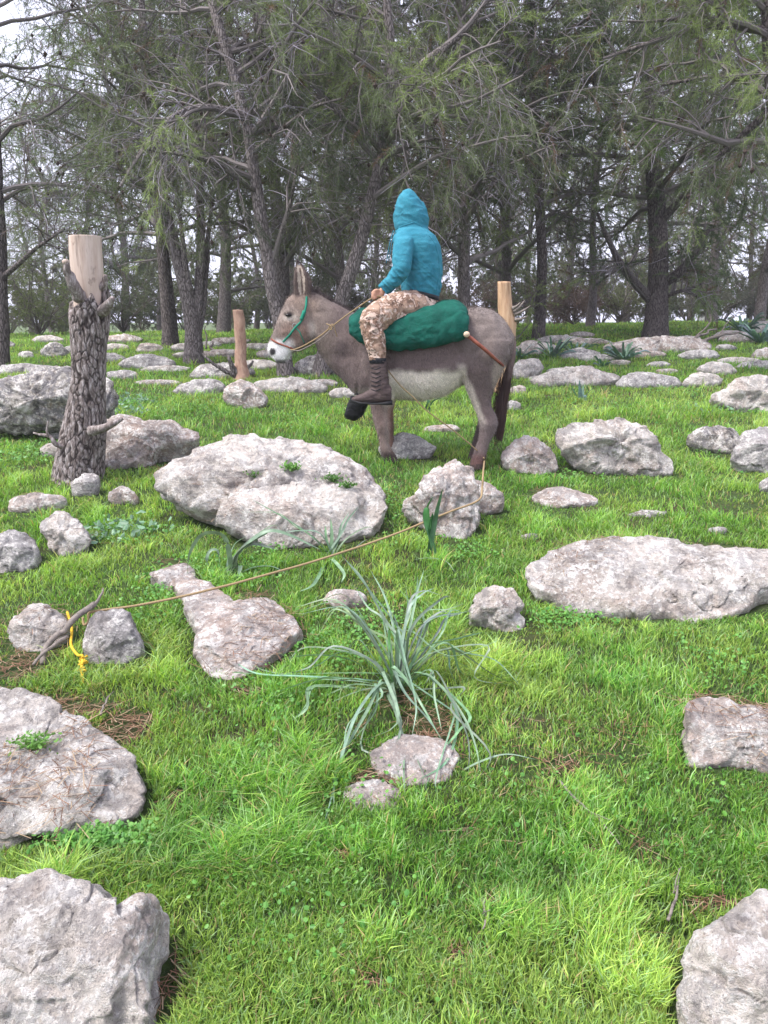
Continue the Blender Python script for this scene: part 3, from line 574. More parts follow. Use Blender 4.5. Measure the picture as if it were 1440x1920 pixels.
M['rope'] = t.fin(t.mix(w.outputs[0], (.20, .135, .07), (.42, .31, .17)), .9, t.bump(w.outputs[0], .6, .003))
t = NT('yellow frayed rope'); v = t.pos(); M['yrope'] = t.fin(t.ramp(t.noise(v, 90, 4), [(.3, (.42, .24, .015)), (.7, (.75, .50, .05))]), .9, t.bump(t.noise(v, 120, 3), .8, .004))
def wood(name, a, b, sc=(30, 30, 3), rough=.75):
    t = NT(name); v = t.pos(sc); c = t.ramp(t.noise(v, 1.3, 6, .65, .6), [(.3, a), (.7, b)])
    c = t.mix(t.math('MULTIPLY', t.ramp(t.noise(v, .8, 5, .7), [(.56, (0,)), (.66, (1,))]), .55), c, tuple(x * .35 for x in a)); c = t.mix(t.ramp(t.noise(t.pos((9, 9, 7)), 1, 4, .6), [(.60, (0,)), (.70, (.8,))]), c, tuple(x * .3 for x in a)); return t.fin(c, rough, t.bump(t.noise(v, 2.2, 6, .7), .6, .006))
M['redstick'] = wood('red brown stick', (.17, .045, .03), (.30, .10, .06), (20, 20, 20), .5)
M['deadwood'] = wood('grey dead wood', (.10, .085, .075), (.27, .23, .20), (40, 40, 40))
# ---- donkey
BODY = [(670,602,650,712,0,.10), (690,600,676,738,0,.17), (715,602,706,747,0,.21), (750,604,750,749,0,.235), (790,602,790,751,0,.25), (828,594,828,742,0,.25), (862,580,862,723,0,.24), (893,574,886,710,0,.225), (922,580,912,702,0,.20), (948,602,935,692,0,.155), (964,630,953,676,0,.085)]
NECK = [(700,596,664,738,0,.15), (672,589,636,706,0,.105), (647,578,614,684,0,.085), (622,564,598,660,0,.078), (600,551,586,628,0,.07), (584,545,580,610,0,.06)]
HEAD = [(577,541,596,588,0,.055), (556,545,594,618,0,.082), (538,560,588,640,0,.092), (527,583,570,653,0,.085), (519,605,554,658,0,.066), (511,626,547,663,0,.054), (504,641,543,668,0,.052), (502,655,537,675,0,.053), (509,668,529,680,0,.038)]
NF = [(686,690,745,690,-.09,.10), (688,715,745,715,-.10,.09), (692,740,741,740,-.11,.075), (696,765,732,765,-.11,.06), (700,785,732,785,-.11,.055), (704,800,733,799,-.11,.052), (709,815,731,814,-.11,.041), (712,832,729,831,-.11,.036), (714,846,735,844,-.11,.040), (716,857,743,855,-.11,.045), (719,869,750,867,-.11,.055)]
FF = [(702,710,747,710,.06,.09), (706,740,743,740,.07,.07), (711,765,737,765,.08,.055), (714,785,737,785,.08,.048), (716,800,738,800,.08,.046), (720,820,738,819,.08,.038), (722,836,741,835,.08,.038), (724,848,746,847,.08,.042), (726,856,750,855,.08,.044), (727,864,753,863,.08,.052)]
NH = [(862,640,962,636,-.09,.13), (858,668,956,664,-.11,.125), (862,695,943,692,-.12,.105), (871,720,928,722,-.12,.085), (880,742,920,745,-.12,.066), (888,762,921,762,-.12,.054), (896,780,930,778,-.12,.05), (899,794,933,793,-.12,.048), (899,808,929,808,-.12,.042), (896,825,920,826,-.12,.036), (890,842,914,845,-.12,.036), (885,856,911,860,-.12,.042), (881,867,908,871,-.12,.047), (877,879,907,881,-.12,.056)]
FH = [(862,650,955,648,.09,.12), (866,690,942,690,.11,.10), (876,722,928,722,.12,.08), (887,745,921,746,.12,.06), (893,765,922,765,.12,.05), (896,785,924,784,.12,.046), (893,802,920,802,.12,.042), (889,818,910,818,.12,.035), (885,832,905,833,.12,.035), (882,844,905,845,.12,.042), (879,852,903,853,.12,.045), (876,861,903,862,.12,.053)]
EN = [(552,556,582,554,-.055,.035), (550,540,581,540,-.062,.034), (550,522,579,524,-.068,.03), (552,506,574,508,-.07,.022), (554,493,567,495,-.068,.012), (555,486,560,486,-.066,.004)]
EF = [(566,556,588,552,.06,.03), (567,540,586,540,.065,.028), (568,524,583,525,.07,.022), (569,512,579,513,.07,.014), (571,505,575,505,.07,.004)]
parts = [loft(BODY, 28, 2.2), loft(NECK, 24), loft(HEAD, 24, 2.2), loft(NF, 16), loft(FF, 16), loft(NH, 18), loft(FH, 18), loft(EN, 20, dent=.9), loft(EF, 20, dent=.9), ball(dk(560, 640, 0), (.07, .075, .06)), ball(dk(917, 640, -.08), (.16, .13, .13)), ball(dk(700, 680, -.06), (.12, .13, .15)),
         ball(dk(541, 583, -.075), (.022, .014, .012)), ball(dk(516, 657, -.045), (.018, .012, .02)), ball(dk(524, 676, 0), (.03, .035, .016))]
V, N, Q, T = fuse(parts, .0085, 7)
pr = proj(V); x, y = pr[:, 0], pr[:, 1]; nz = fbm(V * 9, 3, 5)
for (a_, b_, ra, rb, am_) in [(704,668,16,34,.016), (676,650,9,40,-.012), (735,690,10,26,-.012), (862,662,16,20,-.022), (884,690,14,26,.016), (925,650,20,34,.012), (640,640,22,12,.010), (645,668,20,8,-.010), (572,625,13,16,.010), (552,606,8,9,-.007), (532,622,12,5,.007), (716,800,9,8,.007), (712,742,14,10,.010), (915,795,14,9,.008), (600,585,20,6,-.006), (800,690,70,6,.008), (905,606,26,8,-.008)]:
    V = V + N * (am_ * abs(N[:, 1]) * np.exp(-((x - a_) / ra) ** 2 - ((y - b_) / rb) ** 2))[:, None]
V = V + N * (fbm(V * (7, 7, 5), 3, 9) * .009 + fbm(V * 40, 3, 19) * .0018)[:, None]
def blob(px, py, rx, ry, soft=.4): return 1 - sst(1 - soft, 1 + soft, np.sqrt(((x - px) / rx) ** 2 + ((y - py) / ry) ** 2) + nz * .2)
def lerp(c, w, k): return c * (1 - w[:, None]) + np.array(k) * w[:, None]
C = np.tile([[.138, .102, .095]], (len(V), 1))
C = lerp(C, sst(640, 600, x + nz * 14) * .5, (.25, .20, .165)); C = lerp(C, sst(850, 900, x) * sst(700, 620, y) * .55, (.24, .20, .175))
bel = sst(690, 704, y - .0 * x + nz * 10) * sst(712, 735, x) * sst(872, 856, x); C = lerp(C, bel, (.70, .63, .54))
C = lerp(C, blob(672, 742, 34, 14, .6) * .7, (.45, .38, .33)); C = lerp(C, sst(742, 752, y + nz * 4) * sst(700, 760, x) * sst(860, 800, x) * .5, (.36, .27, .2))
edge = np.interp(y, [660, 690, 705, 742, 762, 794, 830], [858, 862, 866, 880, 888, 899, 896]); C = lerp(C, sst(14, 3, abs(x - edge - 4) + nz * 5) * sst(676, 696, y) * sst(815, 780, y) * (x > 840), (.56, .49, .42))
C = lerp(C, blob(935, 705, 13, 30) * .6, (.45, .38, .31))
C = lerp(C, blob(584, 618, 7, 14, .7) * (y < 640) * .8, (.55, .48, .42))
muz = sst(632, 645, y + (x - 520) * .15 + nz * 8) * (x < 560) * sst(556, 540, x + nz * 6); C = lerp(C, muz, (.76, .74, .72))
C = lerp(C, blob(545, 596, 13, 6, .5) * .8, (.62, .56, .5)); C = lerp(C, blob(545, 596, 24, 16, .5) * .25, (.5, .4, .33))
C = lerp(C, blob(553, 622, 26, 20, .6) * .5, (.22, .12, .085)); C = lerp(C, blob(541, 589, 9, 4, .4) * .9, (.03, .02, .018)); C = lerp(C, blob(545, 560, 14, 12, .6) * .4, (.24, .17, .13)); C = lerp(C, blob(575, 570, 20, 25, .6) * .3, (.30, .20, .14))
C = lerp(C, blob(511, 659, 5.5, 7, .3), (.02, .018, .02)); C = lerp(C, sst(671, 677, y + nz * 2) * (x < 545) * (x > 495) * .9, (.035, .03, .03))
ear = (y < 553) & (x < 592); xc = np.interp(y, [485, 500, 520, 552], [557, 561, 564.5, 566]); hw_ = np.interp(y, [490, 500, 520, 545, 553], [1, 4.5, 7.5, 6, 3]); ef = ear & (N[:, 1] < .1) & (abs(x - xc) < hw_)
C = np.where(ear[:, None], [[.10, .07, .06]], C); C = np.where(ef[:, None], [[.50, .41, .34]], C); C = np.where((ef & (abs(x - xc - 1) < 1.8) & (y > 503))[:, None], [[.13, .09, .075]], C)
C = lerp(C, ear * sst(503, 492, y), (.03, .02, .02))
lg = sst(748, 775, y + nz * 6) * (x < 770); C = lerp(C, lg * .75, (.20, .14, .125)); C = lerp(C, lg * sst(722, 734, x + nz * 4 - (y - 780) * .09) * .8, (.22, .095, .06)); C = lerp(C, lg * sst(832, 856, y), (.035, .022, .02))
lg2 = sst(770, 800, y) * (x > 850); C = lerp(C, lg2 * .6, (.19, .145, .14)); C = lerp(C, lg2 * sst(840, 862, y), (.13, .07, .065)); C = lerp(C, (y > 871) * 1.0, (.055, .035, .032))
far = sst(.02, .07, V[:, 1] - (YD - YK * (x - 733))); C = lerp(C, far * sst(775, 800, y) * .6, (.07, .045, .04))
C = np.clip(C * (1 + .15 * nz[:, None]), .005, 1)
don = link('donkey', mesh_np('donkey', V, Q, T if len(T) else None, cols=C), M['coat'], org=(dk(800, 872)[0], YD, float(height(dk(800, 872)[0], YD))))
tag(don, 'grey-brown donkey with white muzzle and belly, standing side-on and carrying a rider', 'donkey')
DB = bvh(V, Q, T); FUR = (V.copy(), N.copy(), C.copy())
def hair(name, roots, dirs, L, W, col, parent, seg=3, droop=.0, label=None):
    n = len(roots); s = rs.randn(n, 3) * .4 + (1, 0, 0); s /= np.linalg.norm(s, axis=1)[:, None]; Vv = []
    for k in range(seg + 1):
        t_ = k / seg; P = roots + dirs * (L * t_)[:, None] + np.array([0, 0, -1]) * (droop * L * t_ ** 2)[:, None]; w = (W * (1 - .75 * t_))[:, None]
        Vv += [P - s * w, P + s * w]
    Vv = np.stack(Vv, 1); m = 2 * (seg + 1); i = np.arange(n) * m; Qh = np.concatenate([np.stack([i + 2 * k, i + 2 * k + 1, i + 2 * k + 3, i + 2 * k + 2], 1) for k in range(seg)])
    return link(name, mesh_np(name, Vv.reshape(-1, 3), quads=Qh, cols=np.repeat(col, m, 0), smooth=False), M['hair'], parent=parent)
fi = rs.randint(0, len(V), 95000); fi = fi[(FUR[0][fi, 2] > height(FUR[0][fi, 0], FUR[0][fi, 1]) + .05)]; fn = FUR[1][fi]; fd = np.array([.55, 0, -.75]); fd = fd - fn * (fn @ fd)[:, None]; fd = fd + fn * .38 + rs.randn(len(fi), 3) * .22; fd /= np.linalg.norm(fd, axis=1)[:, None]
hair('coat_hair', FUR[0][fi] - fn * .001, fd, .008 + .016 * rs.rand(len(fi)), np.full(len(fi), .0009), np.clip(FUR[2][fi] * (.4 + 1.2 * rs.rand(len(fi)))[:, None], 0, 1), don, seg=1)
n_ = 1500; tt = rs.rand(n_); cx = np.interp(tt, [0, .2, .5, .8, 1], [576, 597, 622, 648, 668]); cy = np.interp(tt, [0, .2, .5, .8, 1], [543, 551, 565, 579, 588])
rt = np.array([dk(a, b + 1.5, o) for a, b, o in zip(cx, cy, rs.randn(n_) * .012)]); dd = np.stack([.55 + .35 * rs.randn(n_), .25 * rs.randn(n_), .8 + .2 * rs.rand(n_)], 1); dd /= np.linalg.norm(dd, axis=1)[:, None]
hair('mane', rt, dd, (.02 + .035 * rs.rand(n_)) * (.6 + .8 * (fbm(rt * 20, 2, 3) > 0)), np.full(n_, .0012), np.array([[.055, .04, .04]]) * (.5 + rs.rand(n_))[:, None], don)
TL = [(957,636,968,640,0,.018), (953,668,967,672,-.01,.018), (945,700,961,704,-.02,.02), (936,728,956,733,-.02,.024), (930,752,951,758,-.02,.027), (927,778,948,785,-.02,.027), (927,802,946,808,-.02,.024), (931,822,941,828,-.02,.01)]
Vt, Nt, Qt, Tt = fuse([loft(TL, 18)], .007, 2); Vt = Vt + Nt * (fbm(Vt * (60, 60, 6), 3, 2) * .006)[:, None]; ty = proj(Vt)[:, 1]
k1 = sst(655, 720, ty + 20 * fbm(Vt * 20, 2, 4))[:, None]; Ct = (1 - k1) * np.array([[.17, .12, .105]]) + k1 * np.array([[.035, .018, .015]]); Ct = Ct * (1 + .5 * fbm(Vt * (90, 90, 9), 2, 7))[:, None]
link('tail', mesh_np('tail', Vt, Qt, Tt if len(Tt) else None, cols=Ct), M['hair'], parent=don)
n_ = 900; tt = rs.rand(n_) ** .8; cx = np.interp(tt, [0, .3, .6, 1], [952, 943, 938, 936]) + rs.randn(n_) * 8 * (1 - .4 * tt); cy = 690 + tt * 115
rt = np.array([dk(a, b, o) for a, b, o in zip(cx, cy, -.02 + rs.randn(n_) * .018)]); dd = np.stack([-.12 + .07 * rs.randn(n_), .08 * rs.randn(n_), -np.ones(n_)], 1)
hair('tail_hair', rt, dd, .07 + .10 * rs.rand(n_), np.full(n_, .0014), np.array([[.05, .024, .02]]) * (.4 + 1.1 * rs.rand(n_))[:, None], don)
V1 = ball(dk(541, 591, -.084), (.022, .012, .011)); eye = link('eye', mesh_np('eye', *V1), NT('dark eye').fin((.008, .006, .006), .15), parent=don)
# head halter, worn by the donkey
S = lambda p, w, m, nm, par, fl=.35, lift=.003: link(nm, mesh_np(nm, *tube(track(DB, p, lift), w, 8)), M[m], parent=par)
ht = empty('halter', np.array([0, 0, 0]) + (Vector(dk(555, 620, -.08)) - don.location)); ht.parent = don
S([(575, 556), (574, 572), (571, 588), (564, 604), (553, 615), (543, 628), (531, 641)], .0075, 'web', 'cheek_strap', ht)
S([(553, 612), (562, 622), (567, 634), (571, 644)], .004, 'web', 'throat_strap', ht)
S([(571, 583), (567, 594), (565, 600)], .013, 'web', 'strap_pad', ht)
S([(509, 636), (520, 643), (531, 647), (545, 652), (553, 655)], .007, 'redstick', 'noseband', ht)
q = onto(DB, 553, 611, .006); a_ = np.linspace(0, 2 * math.pi, 16); link('ring', mesh_np('ring', *tube([q + np.array([math.cos(a) * .016, 0, math.sin(a) * .016]) for a in a_], .003, 6)), NT('dull steel').fin((.25, .25, .24), .4), parent=ht)
# ---- sack slung over the back
sp = []
for X_, yt, yb, th in [(668,590,632,.05), (682,580,642,.065), (700,577,652,.075), (722,578,658,.08), (745,580,658,.085), (770,581,655,.085), (795,580,652,.085), (815,575,649,.09), (835,570,646,.09), (852,569,643,.085), (864,575,638,.065)]:
    r = th; rp = r / 5.5 * F * .98
    arc = [(-.275, yb - rp), (-.272, yb - rp - 10), (-.25, (yt + yb) / 2 - 8), (-.19, yt + rp * .9), (-.10, yt + rp * .75), (0, yt + rp * .75), (.10, yt + rp * .75), (.19, yt + rp), (.25, (yt + yb) / 2 - 8), (.275, yb - rp)]
    for o_, yy in arc: sp.append(ball(dk(X_, yy, o_), (r, r * .85, r), 9))
sp.append(ball(dk(868, 634, -.27), (.03, .03, .03), 8))
V, N, Q, T = fuse(sp, .012, 16); V = V + N * (fbm(V * 5, 3, 3) * .022 + np.clip(1 - abs(fbm(V * (9, 9, 14), 2, 8)) * 4, 0, 1) * -.007)[:, None]
o = link('sack', mesh_np('sack', V, Q, T if len(T) else None), M['sack'], org=dk(770, 640)); tag(o, 'stuffed green woven sack used as a saddle on the donkey back', 'sack')
SB = bvh(V, Q, T)
sk = joinp([tube([dk(874, 627, -.30), dk(905, 652, -.285), dk(944, 686, -.19)], [.013, .013, .009], 10, 5)])
o = empty('stick', dk(905, 655, -.29)); tag(o, 'short red-brown stick with a pale knob lying across the donkey rump', 'stick')
link('shaft', mesh_np('shaft', *sk), M['redstick'], parent=o); link('knob', mesh_np('knob', *ball(dk(875, 627, -.31), (.021, .021, .02), 10)), wood('pale end grain', (.5, .36, .25), (.62, .48, .36), (50, 50, 50)), parent=o)
# ---- rider
TOR = [(754,548,822,561,.0,.15), (752,532,827,541,0,.165), (753,505,830,515,0,.175), (750,480,829,487,0,.185), (745,458,826,462,0,.195), (743,442,816,443,0,.18), (748,430,803,431,0,.125), (752,422,796,424,0,.09)]
HOOD = [(744,436,806,437,0,.12), (738,422,803,425,0,.125), (737,408,805,413,.0,.13), (739,394,801,399,0,.135), (742,382,793,385,0,.13), (747,370,785,371,.0,.115), (753,361,777,361,0,.085), (758,355,769,355,0,.04)]
NA = [(742,440,780,440,-.12,.06), (738,450,776,450,-.155,.075), (736,470,774,471,-.19,.068), (735,488,772,492,-.215,.064), (737,500,771,507,-.225,.062), (733,510,762,522,-.22,.055), (724,519,748,536,-.20,.05), (716,528,735,547,-.185,.043), (711,536,726,552,-.17,.034)]
FA = [(750,440,785,440,.12,.06), (746,465,782,468,.19,.068), (742,492,776,497,.22,.06), (730,510,758,522,.17,.05), (716,528,734,547,.06,.04), (710,537,724,552,-.02,.034)]
rim = tube([dk(780 + 17 * math.cos(a), 398 + 22 * math.sin(a), .10) for a in np.linspace(0, 2 * math.pi, 24)], .014, 8)
rim2 = tube([dk(*p) for p in [(790, 380, -.03), (798, 396, -.04), (800, 410, -.03), (798, 424, -.02)]], .016, 8, 4)
V, N, Q, T = fuse([loft(TOR, 26, 2.3), loft(HOOD, 26), loft(NA, 18), loft(FA, 18), rim, rim2, ball(dk(757, 448, -.13), (.075, .07, .05)), ball(dk(757, 448, .14), (.075, .07, .05)), tube([dk(745, 436, -.08), dk(770, 433, -.14), dk(800, 436, -.09)], .022, 8, 4)], .0065, 7)
pr = proj(V); x, y = pr[:, 0], pr[:, 1]
w = fbm(V * (7, 7, 20), 2, 3); fold = 1 - np.clip(abs(w) * 3.0, 0, 1)
am = .0032 + .0065 * sst(480, 530, y) * (.45 + .55 * (x < 755)) + .002 * sst(425, 410, y) - .0018 * sst(428, 440, y) * sst(482, 470, y)
sk_ = fbm(V @ np.array([[1, 0, .8], [0, 1, 0], [-.6, 0, 1]]) * (7, 7, 24), 2, 8); fold2 = 1 - np.clip(abs(sk_) * 3.2, 0, 1)
V = V + N * (fold * am * .8 + fold2 * am * .9 - am * .5)[:, None]
o = empty('person', dk(785, 560)); RID = o
tag(RID, 'person in a turquoise hooded top and camouflage trousers riding the donkey, back half turned', 'person')
hd = link('hoodie', mesh_np('hoodie', V, Q, T if len(T) else None), M['hoodie'], parent=RID); HB = bvh(V, Q, T)
for p in ([(803, 440), (815, 456), (822, 480), (824, 510), (818, 545)], [(776, 416), (790, 424), (803, 436)], [(741, 430), (756, 423), (776, 417)]):
    pt = track(HB, p, .0005)
    if len(pt) > 3: link('seam', mesh_np('seam', *tube(pt, .0028, 6)), M['hoodie'], parent=hd)
for dx in (0, 4): link('drawstring', mesh_np('drawstring', *tube([dk(738 + dx, 432, -.06), dk(731 + dx, 455, -.10), dk(727 + dx, 478, -.11), dk(724 + dx, 494 - dx, -.11)], .003, 6, 5)), M['hoodie'], parent=hd)
LEG = [(800,546,822,590,-.05,.11), (776,543,798,592,-.13,.10), (750,545,772,597,-.20,.088), (724,553,746,606,-.26,.08), (700,566,722,616,-.30,.074), (681,582,714,624,-.325,.07), (674,602,716,618,-.33,.068), (677,622,722,624,-.335,.064), (684,642,723,643,-.335,.06), (689,660,724,661,-.335,.056), (692,676,723,677,-.335,.052)]
LG2 = [(a, b, c, d, -e, f) for a, b, c, d, e, f in LEG]
V, N, Q, T = fuse([loft(LEG, 22), loft(LG2, 22), loft([(756,540,822,557,0,.16), (758,558,824,578,0,.165), (765,572,818,592,0,.14)], 22, 2.3)], .007, 6)
w = fbm(V * (16, 16, 22), 3, 33); kn = proj(V); knee = np.exp(-(((kn[:, 0] - 700) / 34) ** 2 + ((kn[:, 1] - 612) / 26) ** 2)); V = V + N * ((1 - np.clip(abs(w) * 2.6, 0, 1)) * (.006 + .010 * knee) - .003)[:, None]
tr = link('trousers', mesh_np('trousers', V, Q, T if len(T) else None), M['camo'], parent=RID); TB = bvh(V, Q, T)
pk = [(733, 560), (757, 572), (762, 590), (738, 600)]; pt = track(TB, pk + pk[:1], .001)
if len(pt) > 4: link('pocket', mesh_np('pocket', *tube(pt, .004, 6)), M['camo'], parent=tr)
bl = track(HB, [(757, 551), (775, 555)], .0)
link('belt', mesh_np('belt', *loft([(756,541,823,556,0,.168), (757,549,823,565,0,.17)], 26, 2.3)), M['black'], parent=RID)
# boots
def boot(off, sh, ft, black=False):
    b = empty('boot', Vector(dk(*sh[0][0][:2], off)) - RID.location); b.parent = RID
    m = 'black' if black else 'boot'
    V, N, Q, T = fuse([loft([(*r, off, w) for r, w in sh], 18), loft([(*r, off, w) for r, w in ft], 18, 2.3)], .006, 4)
    w = fbm(V * (20, 20, 60), 3, 3); V = V + N * ((1 - np.clip(abs(w) * 3, 0, 1)) * .004)[:, None]
    link('upper', mesh_np('upper', V, Q, T if len(T) else None), M[m], parent=b)
    return b, bvh(V, Q, T)
b1, BB = boot(-.335, [((694,676,724,676),.052), ((696,700,727,699),.05), ((695,716,729,715),.05), ((698,732,731,731),.048), ((702,742,732,742),.045)], [((734,726,733,752),.034), ((722,716,722,754),.045), ((706,724,706,754),.044), ((690,733,690,754),.043), ((675,740,675,754),.045), ((665,744,664,753),.036), ((660,747,660,752),.015)])
link('sole', mesh_np('sole', *loft([((736,750,736,759,-.335,.036)), (722,752,722,759,-.335,.046), (712,754,712,758,-.335,.04), (696,754,696,758,-.335,.044), (676,752,676,758,-.335,.048), (658,748,659,754,-.335,.03)], 14, 4)), M['black'], parent=b1)
link('sock', mesh_np('sock', *loft([(692,670,724,671,-.335,.056), (693,681,724,681,-.335,.055)], 18)), M['sock'], parent=b1)
for k in range(6):
    yy = 690 + k * 8; pt = track(BB, [(696, yy), (705, yy + 3), (714, yy - 1)], .001, 2)
    if len(pt) > 2: link('lace', mesh_np('lace', *tube(pt, .0028, 5)), M['sock'], parent=b1)
b2, _ = boot(.31, [((690,680,720,690),.05), ((676,712,708,720),.05), ((662,738,696,746),.05)], [((658,742,692,752),.045), ((652,758,686,766),.046), ((647,772,680,780),.046), ((645,778,672,785),.038), ((650,785,666,789),.02)], True)
# the body itself, one surface: head with face, neck, trunk, arms with hands, legs
def limb(pts, r): return tube([dk(*p) for p in pts], r, 12, 4)
hc = (774, 402)
body = [ball(dk(*hc, .04), (.07, .09, .095)), ball(dk(779, 408, .075), (.06, .06, .075)), ball(dk(780, 401, .142), (.016, .024, .022)), ball(dk(780, 414, .128), (.03, .014, .009)), ball(dk(771, 394, .122), (.014, .012, .01)), ball(dk(789, 394, .122), (.014, .012, .01)), ball(dk(780, 422, .11), (.028, .028, .02)), ball(dk(757, 401, .045), (.012, .02, .03)), ball(dk(797, 401, .045), (.012, .02, .03)),
        limb([(776, 440, 0), (776, 410, .02)], .055), loft([(760,580,818,590,0,.14), (762,540,815,552,0,.135), (762,500,815,505,0,.14), (760,460,815,462,0,.16), (765,438,800,438,0,.12)], 20),
        limb([(762, 450, -.15), (755, 500, -.22), (718, 544, -.17)], [.045, .036, .024]), limb([(762, 450, .15), (758, 495, .21), (717, 545, -.02)], [.045, .036, .024]),
        limb([(800, 570, -.08), (700, 598, -.31), (708, 670, -.335), (712, 735, -.335)], [.085, .055, .045, .035]), limb([(800, 570, .08), (700, 598, .31), (705, 670, .32), (690, 735, .31)], [.085, .055, .045, .035])]
for s, o0 in ((-1, -.17), (1, -.02)):
    body.append(loft([(713,541,722,553,o0,.02), (707,545,716,557,o0,.024), (703,548,711,560,o0,.024), (700,550,706,560,o0,.018)], 12, 2.4))
    for k in range(4):
        oo = o0 - .012 + k * .001; yy = 549 + k * 3.2; l = (7.5, 8.2, 7.8, 6)[k]
        body.append(limb([(707 - k * .3, yy - 1, o0 - .02), (707 - l * .8, yy + 1, oo - .022), (706 - l, yy + 3.2, oo - .004), (707 - l * .5, yy + 4.6, oo + .012)], [.0095, .009, .0085, .007]))
    body.append(limb([(712, 546, o0 - .01), (706, 544, o0 - .028), (701, 546, o0 - .03), (697, 550, o0 - .024)], [.011, .0105, .0095, .008]))
V, N, Q, T = fuse(body, .005, 3)
link('body', mesh_np('body', V, Q, T if len(T) else None), M['skin'], parent=RID)
# ---- reins and ropes
def rope(label, pts, r, mat='rope', name='rope', sub=8):
    o = link(name, mesh_np(name, *tube(pts, r, 8, sub)), M[mat], org=pts[0]); return tag(o, label, 'rope')
rp = [dk(760, 545, -.20), dk(728, 557, -.20), dk(702, 557, -.195), dk(660, 584, -.17), dk(625, 610, -.15), dk(600, 630, -.13), dk(572, 647, -.10), dk(553, 655, -.085), dk(545, 656, -.07)]
rope('tan rein running from the rider hand to the noseband of the donkey', rp, .0045, name='rein')
rope('second rein strand hanging close below the tan rein at the donkey jaw', [dk(628, 611, -.152), dk(606, 632, -.14), dk(585, 646, -.12), dk(562, 657, -.10), dk(550, 657, -.09)], .004, 'deadwood', name='rein')
rope('yellowish rope knot tied into the rein beside the donkey neck', [dk(612, 607, -.15), dk(620, 611, -.165), dk(622, 618, -.165), dk(616, 615, -.15), dk(624, 608, -.17), dk(629, 622, -.16), dk(632, 631, -.15)], .0035, 'rope', name='rope_knot', sub=5)
rope('thin rope running from behind the rider boot past the belly to the hind leg', [dk(727, 694, -.27), dk(750, 722, -.285), dk(775, 745, -.29), dk(800, 770, -.26), dk(845, 803, -.2), dk(878, 830, -.17), dk(895, 845, -.155)], .0042)
YA, YB = hit(897, 1012)[1] - .04, hit(166, 1190)[1]
long = [dk(907, 858, -.19), dk(908, 866, -.2), PY(906, 885, YA + .22), PY(904, 915, YA + .08)]
for px, py in [(897,938),(850,957),(800,977),(760,994),(720,1009),(680,1023),(640,1036),(600,1049),(560,1061),(520,1072),(480,1083),(440,1094),(400,1104),(360,1114),(320,1123),(280,1131),(240,1138),(200,1143),(168,1149)]:
    w_ = (897 - px) / 729.; long.append(PY(px, py, min(1 / ((1 - w_) / YA + w_ / YB), hit(px, py + 50)[1])))
g0 = long[-1]; long += [g0 + (.0, -.02, -.03), g0 + (-.02, -.02, -.045), g0 + (-.03, .0, -.02)]
rope('long tan rope from the hind hoof across the grass to the leaning stick', long, .0054, sub=6)
s0, s1 = g0 + (0.015, .02, .03), hit(84, 1252) + (0, 0, .015)
def crooked(a, b, r0, r1, n=9, wob=.012, seed=1):
    r_ = np.random.RandomState(seed); t_ = np.linspace(0, 1, n)[:, None]; P = a * (1 - t_) + b * t_ + np.cumsum(r_.randn(n, 3), 0) * wob * np.array([1, .6, .5]) * np.minimum(1, 4 * t_ * (1 - t_) + .1); return tube(P, np.linspace(r0, r1, n), 8, 3)
o = link('fallen_branch', mesh_np('fallen_branch', *joinp([crooked(s0, s1, .013, .012, seed=5), crooked(s0 * .45 + s1 * .55, s1 + (-.02, -.05, .02), .01, .005, 6, .006, 6), crooked(s0, s0 + (.02, .06, .05), .008, .003, 5, .004, 7)])), M['deadwood'], org=s1); tag(o, 'dead forked stick leaning between two rocks, the long rope tied to it', 'stick')
yp = [hit(130, 1185) + (0, 0, .09), hit(138, 1212) + (0, 0, .08), hit(136, 1235) + (0, 0, .06), hit(148, 1250) + (0, 0, .05), hit(157, 1252) + (0, 0, .05), hit(155, 1268) + (0, 0, .035), hit(156, 1292) + (0, 0, .02)]
tps = [tube(yp, .0055, 8, 6)]
for k in range(16):
    a = yp[4] * (1 - k / 26) + yp[6] * (k / 26); b = rs.randn(3) * (.007, .006, .006); tps.append(tube([a + b, a + b * 1.4 + rs.randn(3) * .006, a - b + rs.randn(3) * .007 - (0, 0, .006)], .003, 5, 3))
o = link('frayed_rope', mesh_np('frayed_rope', *joinp(tps)), M['yrope'], org=yp[-1]); tag(o, 'bright yellow frayed rope end hanging from the leaning stick', 'rope')
